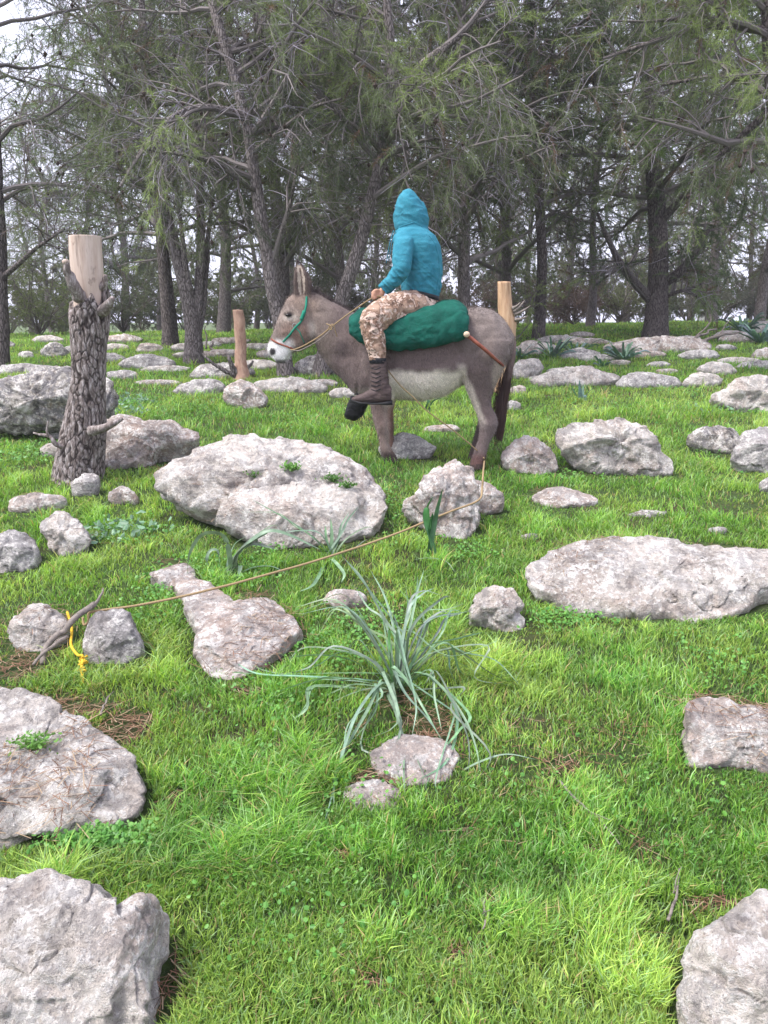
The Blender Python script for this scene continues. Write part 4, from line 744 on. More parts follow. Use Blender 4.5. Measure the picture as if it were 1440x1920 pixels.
# ------------------------------------------------------------------ strap-leaved plants
def ribbon(path, w, col, roll=0.0, sub=5, tipc=.9):
    P = np.array(path, float)
    Q = np.vstack([2 * P[0] - P[1], P, 2 * P[-1] - P[-2]]); o = []
    for k in range(len(P) - 1):
        a, b, c, d = Q[k:k + 4]
        for s in range(sub):
            t = s / sub; o.append(.5 * ((2 * b) + (-a + c) * t + (2 * a - 5 * b + 4 * c - d) * t * t + (-a + 3 * b - 3 * c + d) * t ** 3))
    o.append(P[-1]); P = np.array(o); n = len(P); T = np.gradient(P, axis=0); T /= np.linalg.norm(T, axis=1)[:, None] + 1e-9
    s = np.cross(T, [0, 0, 1.]); l = np.linalg.norm(s, axis=1)[:, None]; s = np.where(l > .25, s / np.maximum(l, 1e-6), [1., 0, 0]); s = s - T * (s * T).sum(1)[:, None]; s /= np.linalg.norm(s, axis=1)[:, None]
    u = np.cross(s, T); rl = roll * np.linspace(.3, 1.3, n)[:, None]; s = s * np.cos(rl) + u * np.sin(rl); u = np.cross(s, T)
    t = np.linspace(0, 1, n); ww = (w * np.interp(t, [0, .15, .5, .85, 1], [.7, 1, .95, .55, .06]))[:, None]
    V = np.stack([P - s * ww / 2, P + u * ww * -.16, P + s * ww / 2], 1).reshape(-1, 3); i = np.arange(n - 1) * 3
    Qd = np.concatenate([np.stack([i + k, i + k + 1, i + k + 4, i + k + 3], 1) for k in (0, 1)])
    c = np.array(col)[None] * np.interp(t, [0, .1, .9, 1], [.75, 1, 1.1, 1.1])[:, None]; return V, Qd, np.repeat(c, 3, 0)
def strap_plant(label, leaves, w, cat='plant', name='strap_leaved_plant', group='grey-green strap-leaved plants', col=(.155, .235, .15)):
    V, Q, C, k = [], [], [], 0; b = leaves[0][0]
    for l in leaves:
        v, q, c = ribbon(l, w * (.75 + .5 * rs.rand()), np.array(col) * (.75 + .5 * rs.rand()) * (1, 1 + .12 * rs.randn(), 1 + .12 * rs.randn()), roll=rs.randn() * .7); V.append(v); Q.append(q + k); C.append(c); k += len(v)
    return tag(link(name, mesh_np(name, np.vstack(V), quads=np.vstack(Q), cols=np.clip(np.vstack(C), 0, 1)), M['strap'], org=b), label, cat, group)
def traced(base, lvs, tip_h=.015):
    """leaves drawn from the base pixel through pixels; kind g: the tip lies on the ground, a: it stands in the air at depth +d"""
    b = hit(*base); out = []
    for kind, d, pts in lvs:
        jb = b + (rs.randn() * .015, rs.randn() * .015, -.01); n = len(pts)
        if kind == 'g': tipY = hit(*pts[-1])[1] - .02
        else: tipY = b[1] + d
        P = [jb]
        for k, (px, py) in enumerate(pts):
            f = (k + 1) / n; Y = b[1] * (1 - f) + tipY * f
            p = PY(px, py, Y); g = float(height(p[0], p[1])) + .012
            if p[2] < g + .03: p = hit(px, py + 8 * (k < n - 1) + 8) ; p = PY(px, py, p[1])
            P.append(p)
        out.append(P)
    return out
BIG = [('a',.1,[(705,1205),(650,1140),(560,1152)]), ('a',.15,[(690,1190),(630,1125),(556,1138)]), ('g',0,[(672,1283),(600,1290),(500,1310),(440,1336)]), ('g',0,[(680,1278),(590,1272),(500,1258),(460,1240)]), ('g',-.1,[(712,1285),(690,1330),(650,1400),(628,1455),(626,1515)]), ('g',0,[(716,1282),(694,1322),(655,1390),(630,1440)]),
       ('g',0,[(728,1300),(742,1335),(757,1390),(757,1440),(759,1505)]), ('g',0,[(790,1262),(830,1290),(870,1345),(892,1400),(902,1456)]), ('g',0,[(800,1265),(850,1320),(856,1370),(835,1430),(785,1462)]), ('g',0,[(830,1212),(845,1260),(862,1290)]), ('a',.3,[(765,1200),(780,1120),(795,1068)]), ('a',.35,[(740,1190),(722,1120),(694,1068)]),
       ('a',.1,[(790,1200),(812,1155),(868,1133)]), ('a',0,[(810,1200),(850,1190),(925,1185)]), ('g',0,[(815,1225),(860,1222),(920,1262),(975,1287)]), ('a',.3,[(745,1170),(700,1120),(655,1095)]), ('a',.25,[(765,1150),(790,1115),(815,1102)]), ('g',0,[(700,1262),(650,1235),(590,1228),(530,1234)]), ('g',0,[(745,1180),(760,1240),(780,1320),(772,1384)]),
       ('g',0,[(745,1175),(757,1250),(775,1300),(785,1345)]), ('a',.2,[(720,1215),(680,1170),(625,1142),(600,1190)]), ('a',.2,[(700,1200),(660,1150),(600,1155)]), ('g',0,[(738,1255),(760,1300),(800,1345),(828,1385)]), ('g',0,[(735,1280),(745,1325),(752,1365)]), ('a',.15,[(815,1195),(835,1160),(865,1150)]), ('a',.1,[(780,1190),(820,1150),(842,1148)]), ('g',-.05,[(600,1285),(575,1320),(558,1345)]),
       ('a',.35,[(725,1200),(716,1150),(708,1140)]), ('a',.2,[(758,1200),(742,1170),(680,1090),(640,1040)]), ('g',0,[(805,1255),(815,1310),(828,1370)]), ('a',.3,[(750,1210),(770,1140),(745,1100)]), ('a',.1,[(705,1240),(675,1200),(655,1215),(663,1240)]), ('g',0,[(690,1240),(640,1222),(590,1250),(520,1268)]), ('g',.0,[(700,1290),(660,1300),(620,1318)])]
strap_plant('big sprawling clump of long drooping blue-green strap leaves in the centre foreground', traced((748, 1292), BIG) + [[q + (rs.randn(3) * (.02, .03, .015)) * min(1, j_) for j_, q in enumerate(l)] for l in traced((748, 1292), BIG[::2])] + [[q + (rs.randn(3) * (.035, .04, .02)) * min(1, j_) for j_, q in enumerate(l)] for l in traced((752, 1288), BIG[1:10:2] + BIG[12:18])] + [[q + (rs.randn(3) * (.06, .05, .03)) * min(1, j_) for j_, q in enumerate(l)] for l in traced((744, 1290), BIG[2:9] + BIG[12:15])], .0105)
strap_plant('small strap-leaved clump left of the long rope, one leaf arched like a hoop', traced((428, 1082), [('g',-.05,[(430,1040),(418,1004),(380,1002),(355,1040),(351,1092)]), ('a',0,[(440,1045),(470,1020),(522,1030)]), ('a',0,[(445,1040),(490,1000),(530,998),(600,1030)]), ('g',0,[(392,1060),(392,1035),(408,1033),(414,1070)]), ('a',.1,[(450,1030),(500,990),(522,984)]), ('a',.05,[(436,1050),(455,1022)]), ('g',0,[(470,1065),(510,1062),(540,1078)]), ('a',0,[(445,1035),(500,1000),(480,1012),(500,1030)]), ('g',0,[(450,1060),(445,1085)]), ('a',.05,[(430,1050),(440,1020),(462,1005)])]), .023)
strap_plant('strap-leaved clump leaning on the two-lobed boulder, crossed by the rope', traced((620, 1040), [('a',.1,[(590,1010),(540,975),(470,935)]), ('a',.05,[(590,1008),(550,985),(520,962),(440,960)]), ('a',.0,[(600,1000),(560,995),(520,1000)]), ('a',.1,[(622,1000),(620,972)]), ('a',.1,[(640,1000),(652,975),(672,950)]), ('a',.05,[(650,1010),(690,988),(712,1004)]), ('a',.1,[(635,1010),(640,985),(655,960)]), ('g',0,[(625,1050),(645,1075),(640,1092)]), ('g',0,[(590,1093),(560,1110)]), ('a',.0,[(660,1030),(690,1010),(720,1005)]), ('a',.1,[(612,1010),(610,985)])]), .020)
strap_plant('single pair of broad upright green leaves in front of the pointed pinkish rock', traced((808, 1048), [('a',0,[(814,985),(820,955),(830,916)]), ('a',0,[(802,985),(800,955),(812,930)]), ('a',0,[(808,990),(812,960)])]), .034, col=(.05, .13, .06))
strap_plant('three-leaf bluish squill in the grass right of the donkey', traced((1090, 752), [('a',0,[(1080,740),(1072,724)]), ('a',0,[(1088,735),(1086,712)]), ('a',0,[(1098,740),(1115,726)]), ('a',.1,[(1092,740),(1094,722)])]), .05, col=(.11, .2, .16))
strap_plant('dark green squill under the belly of the donkey', traced((800, 780), [('a',0,[(795,765),(788,750)]), ('a',0,[(801,760),(805,745)]), ('a',0,[(806,762),(815,750),(829,746)]), ('a',0,[(798,768),(803,752)])]), .035, col=(.06, .14, .07))
strap_plant('thin arched leaves in front of the long pale outcrop', traced((1050, 722), [('a',0,[(1030,713),(1008,711),(985,718)]), ('a',.1,[(1045,706),(1038,696)]), ('a',.1,[(1054,700),(1055,692)])]), .02, col=(.07, .1, .07))
strap_plant('small drooping leaf in the grass behind the big clump', traced((765, 1052), [('g',0,[(800,1046),(835,1052),(853,1072)])]), .012)
strap_plant('lone pale leaf stalk lying in the grass right below the big clump', traced((862, 1445), [('g',0,[(900,1428),(950,1414),(1005,1424)])]), .010, col=(.17, .26, .18))
def clump(label, px, py, n, L, w, col=(.11, .19, .15), up=.8):
    b = hit(px, py); lv = []
    for k in range(n):
        a = rs.rand() * 6.28; e = up * (.5 + .7 * rs.rand()); d = np.array([math.cos(a) * math.cos(e), math.sin(a) * math.cos(e), math.sin(e)]); l = L * (.6 + .6 * rs.rand())
        lv.append([b + rs.randn(3) * .02 * (1, 1, 0), b + d * l * .5, b + d * l * .85 - (0, 0, .06 * l), b + d * l * 1.1 - (0, 0, .25 * l)])
    strap_plant(label, lv, w, col=col, group='far squill clumps')
for a_ in [('grey-green squill clump right of the donkey rump', 1035, 672, 22, .42, .04), ('taller squill clump beside the first one behind the donkey', 1078, 668, 18, .45, .04), ('spiky blue-green squill clump below the wide pinkish outcrop', 1168, 678, 30, .40, .045), ('squill clump on the right skyline near the fallen branches', 1392, 625, 26, .5, .05),
           ('squill clump at the right border above the reddish rock', 1425, 645, 24, .5, .05), ('little squill behind the blocky rock at the rump', 975, 672, 10, .3, .035), ('tiny squill on the low grey rock under the chest', 578, 728, 12, .18, .02), ('dark squill in front of the ribbed far outcrops', 1130, 690, 12, .22, .03)]: clump(*a_)
def weed(label, px, py, n, rad, sz, col, h=.06, on=False):
    b = hit(px, py)
    if on:
        g = [o_ for o_ in COL.objects if o_.type == 'MESH' and o_.name.startswith(('boulder', 'rock'))]; dg = bpy.context.evaluated_depsgraph_get()
        r = SC.ray_cast(dg, Vector(CAM), Vector(ray(px, py)).normalized()); b = np.array(r[1]) if r[0] else b
    N0 = n; P = b + rs.randn(n, 3) * (rad, rad * .6, rad * .35) + (0, 0, h * .4); V, c = leaflets(P, rs.randn(n, 3) * .7 + (0, -.5, .8), sz * (.6 + .7 * rs.rand(n)), np.array([col]) * (.6 + .8 * rs.rand(n))[:, None], asp=.55)
    i = np.arange(n) * 6; T = np.concatenate([np.stack([i, i + k, i + k + 1], 1) for k in range(1, 5)] + [np.stack([i * 0 + len(V), i * 0 + len(V) + 1, i], 1)]); V = np.vstack([V, [b - (0, 0, .01), b + (.003, 0, -.01)]]); c = np.vstack([c, c[:2]])
    tag(link('weed', mesh_np('weed', V, tris=T, cols=c, smooth=False), M['leaf'], org=b), label, 'plant', 'small leafy weeds on and beside rocks')
bpy.context.view_layer.update()
weed('small green weed growing high on the two-lobed boulder', 545, 882, 120, .028, .010, (.12, .26, .05), on=True)
weed('low line of weeds in the right crevice of the two-lobed boulder', 625, 903, 110, .03, .009, (.07, .17, .03), on=True)
weed('second bit of crevice weed towards the right edge of the two-lobed boulder', 652, 914, 80, .026, .009, (.07, .17, .03), on=True)
weed('tiny tuft at the dark crack of the two-lobed boulder', 476, 893, 60, .018, .008, (.09, .2, .04), on=True)
weed('leafy weed in front of the sloping brownish outcrop', 287, 838, 160, .05, .014, (.06, .16, .04))
weed('small green weed on the long grey slab at the left border', 64, 1402, 140, .032, .008, (.12, .25, .05), on=True)
for k_, (a_, b_, c_) in enumerate([(240, 775, 'grey-green thistle leaves right of the big stump, upper patch'), (262, 755, 'grey-green thistle leaves right of the big stump, lower right patch'), (195, 1010, 'silvery thistle leaves right of the white cracked rock'), (250, 1000, 'silvery thistle leaves midway between the white rock and the boulder'), (1330, 775, 'dark leafy weeds left of the jagged cream rock')]):
    weed(c_, a_, b_, 90, .10, .022, (.16, .27, .17))
# ------------------------------------------------------------------ bark
def bark(name, a, b, sc=(26, 26, 7), dist=.015):
    t = NT(name); v = t.pos(sc); nz = t.n('TexNoise'); nz.inputs['Scale'].default_value = 1.2; t.l(v, nz.inputs[0])
    ad = t.n('VectorMath'); ad.operation = 'MULTIPLY_ADD'; t.l(nz.outputs['Color'], ad.inputs[0]); ad.inputs[1].default_value = (.9, .9, .9); t.l(v, ad.inputs[2])
    e = t.vor(ad.outputs[0], 1.6, 'DISTANCE_TO_EDGE'); cr = t.ramp(e, [(.0, (0,)), (.16, (1,))]); f = t.noise(t.pos((60, 60, 20)), 1.0, 5, .7)
    c = t.ramp(f, [(.3, a), (.7, b)]); c = t.mix(t.math('ADD', t.math('MULTIPLY', cr, .75), .25), tuple(x * .3 for x in a), c); c = t.mix(.7, c, t.ramp(t.noise(t.pos((3, 3, 1.2)), 1, 4), [(.3, (.6,)), (.7, (1.3,))]), 'MULTIPLY')
    return t.fin(c, .95, t.bump(t.math('ADD', cr, t.math('MULTIPLY', f, .4)), 1.0, dist))
M['bark'] = bark('pine bark', (.17, .14, .13), (.34, .30, .29)); M['bark_dark'] = bark('dark pine bark', (.10, .08, .075), (.22, .19, .18), (22, 22, 6))
M['bark_big'] = NT('stump bark'); t = M['bark_big']; v = t.pos((50, 50, 16)); c = t.ramp(t.noise(v, 1, 6, .7), [(.32, (.10, .075, .065)), (.5, (.24, .20, .185)), (.64, (.50, .45, .44))]); c = t.mix(t.att(), (.022, .016, .014), c); M['bark_big'] = t.fin(c, .95, t.bump(t.noise(t.pos((50, 50, 22)), 1, 6, .75), .9, .012))
M['cutwood'] = wood('debarked wood', (.40, .30, .24), (.56, .46, .39), (26, 26, 3)); M['cutorange'] = wood('orange debarked wood', (.34, .20, .11), (.55, .38, .24), (30, 30, 3)); M['cutred'] = wood('reddish peeled trunk', (.26, .14, .10), (.55, .37, .27), (16, 16, 7))
# ------------------------------------------------------------------ stumps
def trunk_np(rows, Y, n=96, dz=.012, plate=0.0, wob=.012, seed=0, lean=0.0, jag=0.0):
    """rows: (y, x left, x right) in the photo, at distance Y"""
    rows = sorted(rows, reverse=True); A = [PY(r[1], r[0], Y) for r in rows]; B = [PY(r[2], r[0], Y) for r in rows]
    z = np.array([a[2] for a in A]); cx = np.array([(a[0] + b[0]) / 2 for a, b in zip(A, B)]); rr = np.array([(b[0] - a[0]) / 2 for a, b in zip(A, B)])
    Z = np.arange(z[0], z[-1], dz); Z = np.append(Z, z[-1]); k = len(Z); cx, rr = np.interp(Z, z, cx), np.interp(Z, z, rr); th = np.arange(n) / n * 2 * math.pi
    TH, ZZ = np.meshgrid(th, Z); RR = rr[:, None] * np.ones(n); X0 = cx[:, None] + RR * np.cos(TH); Y0 = Y + RR * np.sin(TH) + lean * (ZZ - Z[0])
    P = np.stack([X0, Y0, ZZ], 2).reshape(-1, 3); D = np.stack([np.cos(TH), np.sin(TH), TH * 0], 2).reshape(-1, 3)
    low = fbm(P * (7, 7, 4), 3, seed) * wob; c = np.ones(len(P))
    if plate:
        q = P * (1, 1, .26) * 29 + np.stack([fbm(P * 9, 3, seed + 1), fbm(P * 9, 3, seed + 2), fbm(P * 9, 3, seed + 4)], 1) * 1.1
        d1, d2, cid = worley(q, seed); e = sst(.01, .17, d2 - d1); f1, f2, ci2 = worley(q * 2.3 + 3, seed + 6); e2 = sst(.0, .14, f2 - f1); low = low + plate * (e - .6 + .5 * (cid - .5) + .35 * e2 * e + .3 * (ci2 - .5)) + fbm(P * (60, 60, 30), 3, seed) * plate * .45; c = np.clip(.03 + e * (.35 + .45 * e2 + .3 * cid * ci2), 0, 1)
    P = P + D * low[:, None]
    if jag: P = P.reshape(k, n, 3); P[:, :, 2] += (np.linspace(0, 1, k)[:, None] ** 6) * jag * fbm(np.stack([np.cos(th) * 1.6, np.sin(th) * 1.6, th * 0], 1) + seed, 3, seed)[None]; P = P.reshape(-1, 3)
    P = np.vstack([P, [[cx[0], Y, Z[0] - .03]], [[cx[-1], Y + lean * (Z[-1] - Z[0]), Z[-1] + .004]]])
    i = (np.arange(k - 1)[:, None] * n + np.arange(n)).ravel(); j = (np.arange(k - 1)[:, None] * n + (np.arange(n) + 1) % n).ravel()
    Tt = np.array([(k * n, (q_ + 1) % n, q_) for q_ in range(n)] + [(k * n + 1, (k - 1) * n + q_, (k - 1) * n + (q_ + 1) % n) for q_ in range(n)])
    c = np.append(c, [1, 1]); return P, np.stack([i, j, j + n, i + n], 1), Tt, np.tile(c[:, None], (1, 3))
YS = hit(150, 893)[1]
o = empty('tree_stump', PY(150, 893, YS)); tag(o, 'tall thick stump with rough dark bark and a bare sawn top, standing at the left', 'tree stump', 'sawn-off pine stumps')
link('trunk', mesh_np('trunk', *trunk_np([(905,92,198),(890,99,194),(850,108,195),(800,119,197),(750,129,197),(700,137,198),(650,137,200),(600,133,203),(570,131,204),(555,133,203),(548,140,196)], YS, 220, .007, .0042, .012, 3, jag=.22)), M['bark_big'], parent=o)
P_, Q_, T_, _c = trunk_np([(590,142,194),(560,139,195),(530,136,194),(500,133,192),(470,131,190),(443,131,189)], YS, 64, .02, 0, .004, 5); link('bare_wood', mesh_np('bare_wood', P_, Q_, T_), M['cutwood'], parent=o)
def stub(parent, pts, r0, r1, Y, mat='bark', n=8, name='branch_stub', seed=1):
    P = [PY(a, b, Y + d) for a, b, d in pts]; V, Q, T = tube(P, np.linspace(r0, r1, len(P)), 10, 5); V = V + fbm(V * 30, 3, seed)[:, None] * r0 * .25
    return link(name, mesh_np(name, V, Q, T, cols=np.tile([[.85, .85, .85]], (len(V), 1))), M[mat], parent=parent)
stub(o, [(150,560,-.10),(140,538,-.16),(128,510,-.2),(124,492,-.22)], .045, .018, YS, 'bark_big', seed=1); link('cut_end', mesh_np('cut_end', *ball(PY(123, 491, YS - .22), (.022, .018, .018), 8)), M['cutwood'], parent=o)
stub(o, [(192,585,-.08),(204,570,-.13),(212,558,-.15)], .04, .016, YS, 'bark_big', seed=2)
stub(o, [(190,540,-.02),(196,530,-.04),(199,515,-.06)], .03, .012, YS, 'bark_big', seed=8)
stub(o, [(170,808,-.14),(195,802,-.2),(215,793,-.22),(229,785,-.22)], .035, .011, YS, 'bark_big', seed=3)
stub(o, [(125,842,-.10),(105,832,-.15),(92,818,-.16),(62,812,-.16)], .022, .006, YS, 'bark_big', seed=4); stub(o, [(92,818,-.16),(88,808,-.17),(90,790,-.18)], .010, .004, YS, 'bark_big', seed=5)
YT = hit(450, 712)[1]
o = empty('tree_stump', PY(450, 712, YT)); tag(o, 'thin peeled orange-red stump with broken twigs at its foot, left of the donkey head', 'tree stump', 'sawn-off pine stumps')
link('trunk', mesh_np('trunk', *trunk_np([(718,434,472),(700,438,468),(680,440,463),(640,440,461),(610,438,460),(595,437,459),(581,436,456)], YT, 40, .03, 0, .02, 13)[:3]), M['cutred'], parent=o)
stub(o, [(443,705,-.05),(425,697,-.1),(405,685,-.15),(388,672,-.2),(380,662,-.2)], .035, .010, YT, seed=6); stub(o, [(443,700,-.05),(432,680,-.1),(428,666,-.1)], .04, .015, YT, seed=7); stub(o, [(462,690,0),(470,684,0),(475,676,0)], .025, .012, YT, seed=9)
YU = YD + 2.3
o = empty('tree_stump', hit(955, 720)); tag(o, 'sawn-off orange debarked stump with a splintered side, right behind the donkey rump', 'tree stump', 'sawn-off pine stumps')
link('trunk', mesh_np('trunk', *trunk_np([(735,925,955),(690,928,958),(640,936,966),(605,937,969),(580,935,962),(556,934,958),(528,934,956)], YU, 40, .03, 0, .015, 23)[:3]), M['cutorange'], parent=o)
for k, (a, b) in enumerate([((965,590),(996,572)), ((963,585),(985,562)), ((966,600),(990,592)), ((962,578),(976,566))]): stub(o, [(a[0], a[1], -.05), ((a[0] + b[0]) / 2, (a[1] + b[1]) / 2 + 2, -.08), (b[0], b[1], -.08)], .022, .003, YU, 'deadwood', name='splinter', seed=k)
# ------------------------------------------------------------------ pines
M['needles'] = attr_mat('pine needles', .6, .34); M['twigs'] = attr_mat('twigs', .9, 0); M['cone'] = NT('pine cones').fin((.05, .035, .028), .8)
def tubes(P, r, m):
    """P (N,K,3), r (N,K): all tubes in one array"""
    N_, K, _ = P.shape; T = np.gradient(P, axis=1); T /= np.linalg.norm(T, axis=2)[:, :, None] + 1e-9
    ref = np.where(np.abs(T[:, :, 2:3]) > .85, [1., 0, 0], [0, 0, 1.]); u = np.cross(T, ref); u /= np.linalg.norm(u, axis=2)[:, :, None] + 1e-9; w = np.cross(T, u); th = np.arange(m) / m * 2 * math.pi
    V = P[:, :, None] + r[:, :, None, None] * (np.cos(th)[None, None, :, None] * u[:, :, None] + np.sin(th)[None, None, :, None] * w[:, :, None])
    a = (np.arange(N_)[:, None, None] * K + np.arange(K - 1)[None, :, None]) * m + np.arange(m)[None, None]; b = (np.arange(N_)[:, None, None] * K + np.arange(K - 1)[None, :, None]) * m + ((np.arange(m) + 1) % m)[None, None]
    return V.reshape(-1, 3), np.stack([a, b, b + m, a + m], 3).reshape(-1, 4)
def unit(v): return v / (np.linalg.norm(v, axis=-1, keepdims=True) + 1e-9)
def sprout(P, rad, per, t0, t1, L, K, ra, out=.8, up=.25, droop=.3, wob=.12, rfac=.5, R_=None):
    N_, K0, _ = P.shape; n = N_ * per; pi = np.repeat(np.arange(N_), per); t = t0 + (t1 - t0) * R_.rand(n); f = t * (K0 - 1); i = np.minimum(f.astype(int), K0 - 2); f = (f - i)[:, None]
    S = P[pi, i] * (1 - f) + P[pi, i + 1] * f; T = unit(P[pi, i + 1] - P[pi, i]); rr = rad[pi, i]
    pe = unit(np.cross(T, R_.randn(n, 3))); d = unit(T * (1 - out) + pe * out + np.array([0, 0, up])); l = L[0] + (L[1] - L[0]) * R_.rand(n) * (1.15 - .55 * t)
    out_ = [S]; 
    for k in range(1, K): d = unit(d + R_.randn(n, 3) * wob + np.array([0, 0, -droop / K])); out_.append(out_[-1] + d * (l / (K - 1))[:, None])
    Q = np.stack(out_, 1); r = np.minimum(rr * rfac, ra)[:, None] * np.linspace(1, .25, K)[None]; return Q, r, t
def needles(P, per, ln, w, base, R_, t0=.15):
    N_, K0, _ = P.shape; n = N_ * per; pi = np.repeat(np.arange(N_), per); t = t0 + (1 - t0) * R_.rand(n); f = t * (K0 - 1); i = np.minimum(f.astype(int), K0 - 2); f = (f - i)[:, None]
    S = P[pi, i] * (1 - f) + P[pi, i + 1] * f; T = unit(P[pi, i + 1] - P[pi, i]); d = unit(T * .75 + R_.randn(n, 3) * .5 + np.array([0, 0, -.10])); l = ln * (.6 + .6 * R_.rand(n))[:, None]
    s = unit(np.cross(d, R_.randn(n, 3))) * w * .5; V = np.stack([S - s, S + s, S + d * l], 1).reshape(-1, 3); c = np.repeat(base[pi] * (.65 + .7 * R_.rand(n))[:, None], 3, 0); return V, np.arange(len(V)).reshape(-1, 3), c
def pine(trunk, r0, r1, seed, limbs=(), nl=24, lo=.25, LL=(1.4, 3.0), dist=12., dens=1.0, dead=.3, tone=(.135, .17, .085), label='', name='pine_tree', group='pines of the grove', barkm='bark', multi=(), per2=9, per3=8, top=.0, cat='tree'):
    """trunk: world polyline; limbs: further traced polylines with their start radius"""
    R_ = np.random.RandomState(seed)
    def dense(P, K): 
        P = np.array(P, float); s = np.concatenate([[0], np.cumsum(np.linalg.norm(np.diff(P, axis=0), axis=1))]); u = np.linspace(0, s[-1], K); Q = np.stack([np.interp(u, s, P[:, k]) for k in range(3)], 1)
        for _ in range(2): Q[1:-1] = .25 * Q[:-2] + .5 * Q[1:-1] + .25 * Q[2:]
        return Q
    K = 22; stems = [(dense(trunk, K), np.linspace(r0, r1, K))] + [(dense(p, K), np.linspace(r, r * .35, K)) for p, r in multi]
    stems = [(p_, r_ * .82) for p_, r_ in stems]; stems[0][1][:3] *= (1.3, 1.12, 1.04)
    V, Q, k = [], [], 0
    for P, r in stems + [(dense(p, 14), np.linspace(r, r * .3, 14)) for p, r in limbs]:
        v, q = tubes(P[None], r[None], 14); v = v + fbm(v * (6, 6, 3), 3, seed)[:, None] * .018; V.append(v); Q.append(q + k); k += len(v)
    root = empty(name, trunk[0]); tag(root, label, cat, group)
    link('trunk', mesh_np('trunk', np.vstack(V), quads=np.vstack(Q)), M[barkm], parent=root)
    L1, R1 = [], []
    for P, r in stems:
        a, b, _ = sprout(P[None], r[None], nl // len(stems), lo, 1.0, LL, 9, .05, .85, .22, .25, .13, .5, R_); L1.append(a); R1.append(b)
    for p, r in limbs: L1.append(dense(p, 9)[None]); R1.append(np.linspace(r, r * .3, 9)[None])
    L1, R1 = np.vstack(L1), np.vstack(R1)
    L2, R2, _ = sprout(L1, R1, per2, .2, 1.0, (.45, 1.25), 6, .016, .65, .12, .5, .16, .5, R_)
    L3, R3, _ = sprout(L2, R2, per3, .15, 1.0, (.22, .60), 5, .006, .55, -.05, .8, .16, .6, R_)
    sw = max(1.0, dist / 9.)                                      # far twigs and needles are drawn stouter, they are clusters there
    R3 = np.maximum(R3, .0016 * sw); R2 = np.maximum(R2, .003 * sw)
    cl = fbm(L3[:, 2] * .8 + seed * 3.1, 3, seed); isd = (fbm(L3[:, 2] * .55 + seed, 2, seed + 3) + .25 * R_.randn(len(L3))) > (.32 - dead); live = ~isd
    Vt, Qt, Ct, k = [], [], [], 0
    for P, r, m in ((L1, R1, 6), (L2, R2, 4), (L3, R3, 3)):
        v, q = tubes(P, r, m); Vt.append(v); Qt.append(q + k); k += len(v); g = np.array([[.16, .14, .135]]) * (.7 + .6 * R_.rand(len(P)))[:, None]
        if m == 3: g = np.where(isd[:, None], np.array([[.31, .28, .32]]) * (.6 + .6 * R_.rand(len(P)))[:, None], g)
        Ct.append(np.repeat(g, P.shape[1] * m, 0))
    tn = np.array(tone); hue = cl[live]; base = tn * (1 + 1.0 * hue)[:, None]; base = np.where((hue > .22)[:, None], base * (1.22, 1.24, .9), base); base = np.where((hue < -.3)[:, None], base * (.75, .8, .95), base)
    br = R_.rand(live.sum()) < .05 + .12 * (fbm(L3[live][:, 2] * 1.1 + 9, 2, seed + 8) > .35); base = np.where(br[:, None], np.array([[.13, .075, .05]]), base)
    nv, nt_, nc = needles(L3[live], max(4, int(46 * dens)), .10, .0036 * sw, base, R_)
    nd = isd & (R_.rand(len(isd)) < .35)
    if nd.sum(): a, b, c = needles(L3[nd], 7, .07, .003 * sw, np.tile([[.17, .12, .10]], (nd.sum(), 1)), R_); nt_ = np.vstack([nt_, b + len(nv)]); nv = np.vstack([nv, a]); nc = np.vstack([nc, c])
    Vt, Qt, Ct = np.vstack(Vt), np.vstack(Qt), np.vstack(Ct)
    ci = R_.choice(len(L2), 90); cc = L2[ci, R_.randint(2, 6, 90)] + R_.randn(90, 3) * .02; oc = np.array([[1, 0, 0], [-1, 0, 0], [0, 1, 0], [0, -1, 0], [0, 0, 1.3], [0, 0, -1.3]]) * .026
    cv = (cc[:, None] + oc[None]).reshape(-1, 3); ot = np.array([[0, 2, 4], [2, 1, 4], [1, 3, 4], [3, 0, 4], [2, 0, 5], [1, 2, 5], [3, 1, 5], [0, 3, 5]]); ct = (np.arange(90)[:, None, None] * 6 + ot[None]).reshape(-1, 3)
    VV = np.vstack([Vt, nv, cv]); me = mesh_np('crown', VV, Qt, np.vstack([nt_ + len(Vt), ct + len(Vt) + len(nv)]), np.vstack([Ct, nc, np.tile([[.04, .03, .025]], (len(cv), 1))]), smooth=False, mi=np.concatenate([np.zeros(len(Qt)), np.ones(len(nt_)), np.full(len(ct), 2)]))
    link('crown', me, [M['twigs'], M['needles'], M['cone']], parent=root); return root, len(nv) // 3
def tp(Y, pts, dY=0.0):
    n = len(pts); return [PY(a, b, Y + dY * k / (n - 1)) for k, (a, b) in enumerate(pts)]
Y1 = hit(536, 706)[1]; tot = 0
H = []
H.append(pine(tp(Y1, [(537,712),(532,650),(520,580),(508,520),(494,450),(480,350),(470,270),(455,190),(430,110),(400,20),(370,-90),(350,-260)]), .115, .045, 1, limbs=[(tp(Y1, [(512,490),(525,440),(541,395),(555,335),(560,270)], -.6), .035), (tp(Y1, [(458,215),(420,202),(370,196),(320,215),(262,285),(225,350)], -1.2), .035), (tp(Y1, [(440,150),(470,100),(500,30),(520,-60)], .5), .04), (tp(Y1, [(480,360),(440,330),(400,300),(340,290),(270,280)], -1.6), .03), (tp(Y1, [(470,290),(520,250),(580,200),(640,185)], -.8), .03)],
    nl=22, lo=.42, dist=10, dens=1.1, dead=.20, label='leaning pale-barked pine just behind the donkey head', LL=(1.2, 2.6)))
Y2 = hit(365, 682)[1]
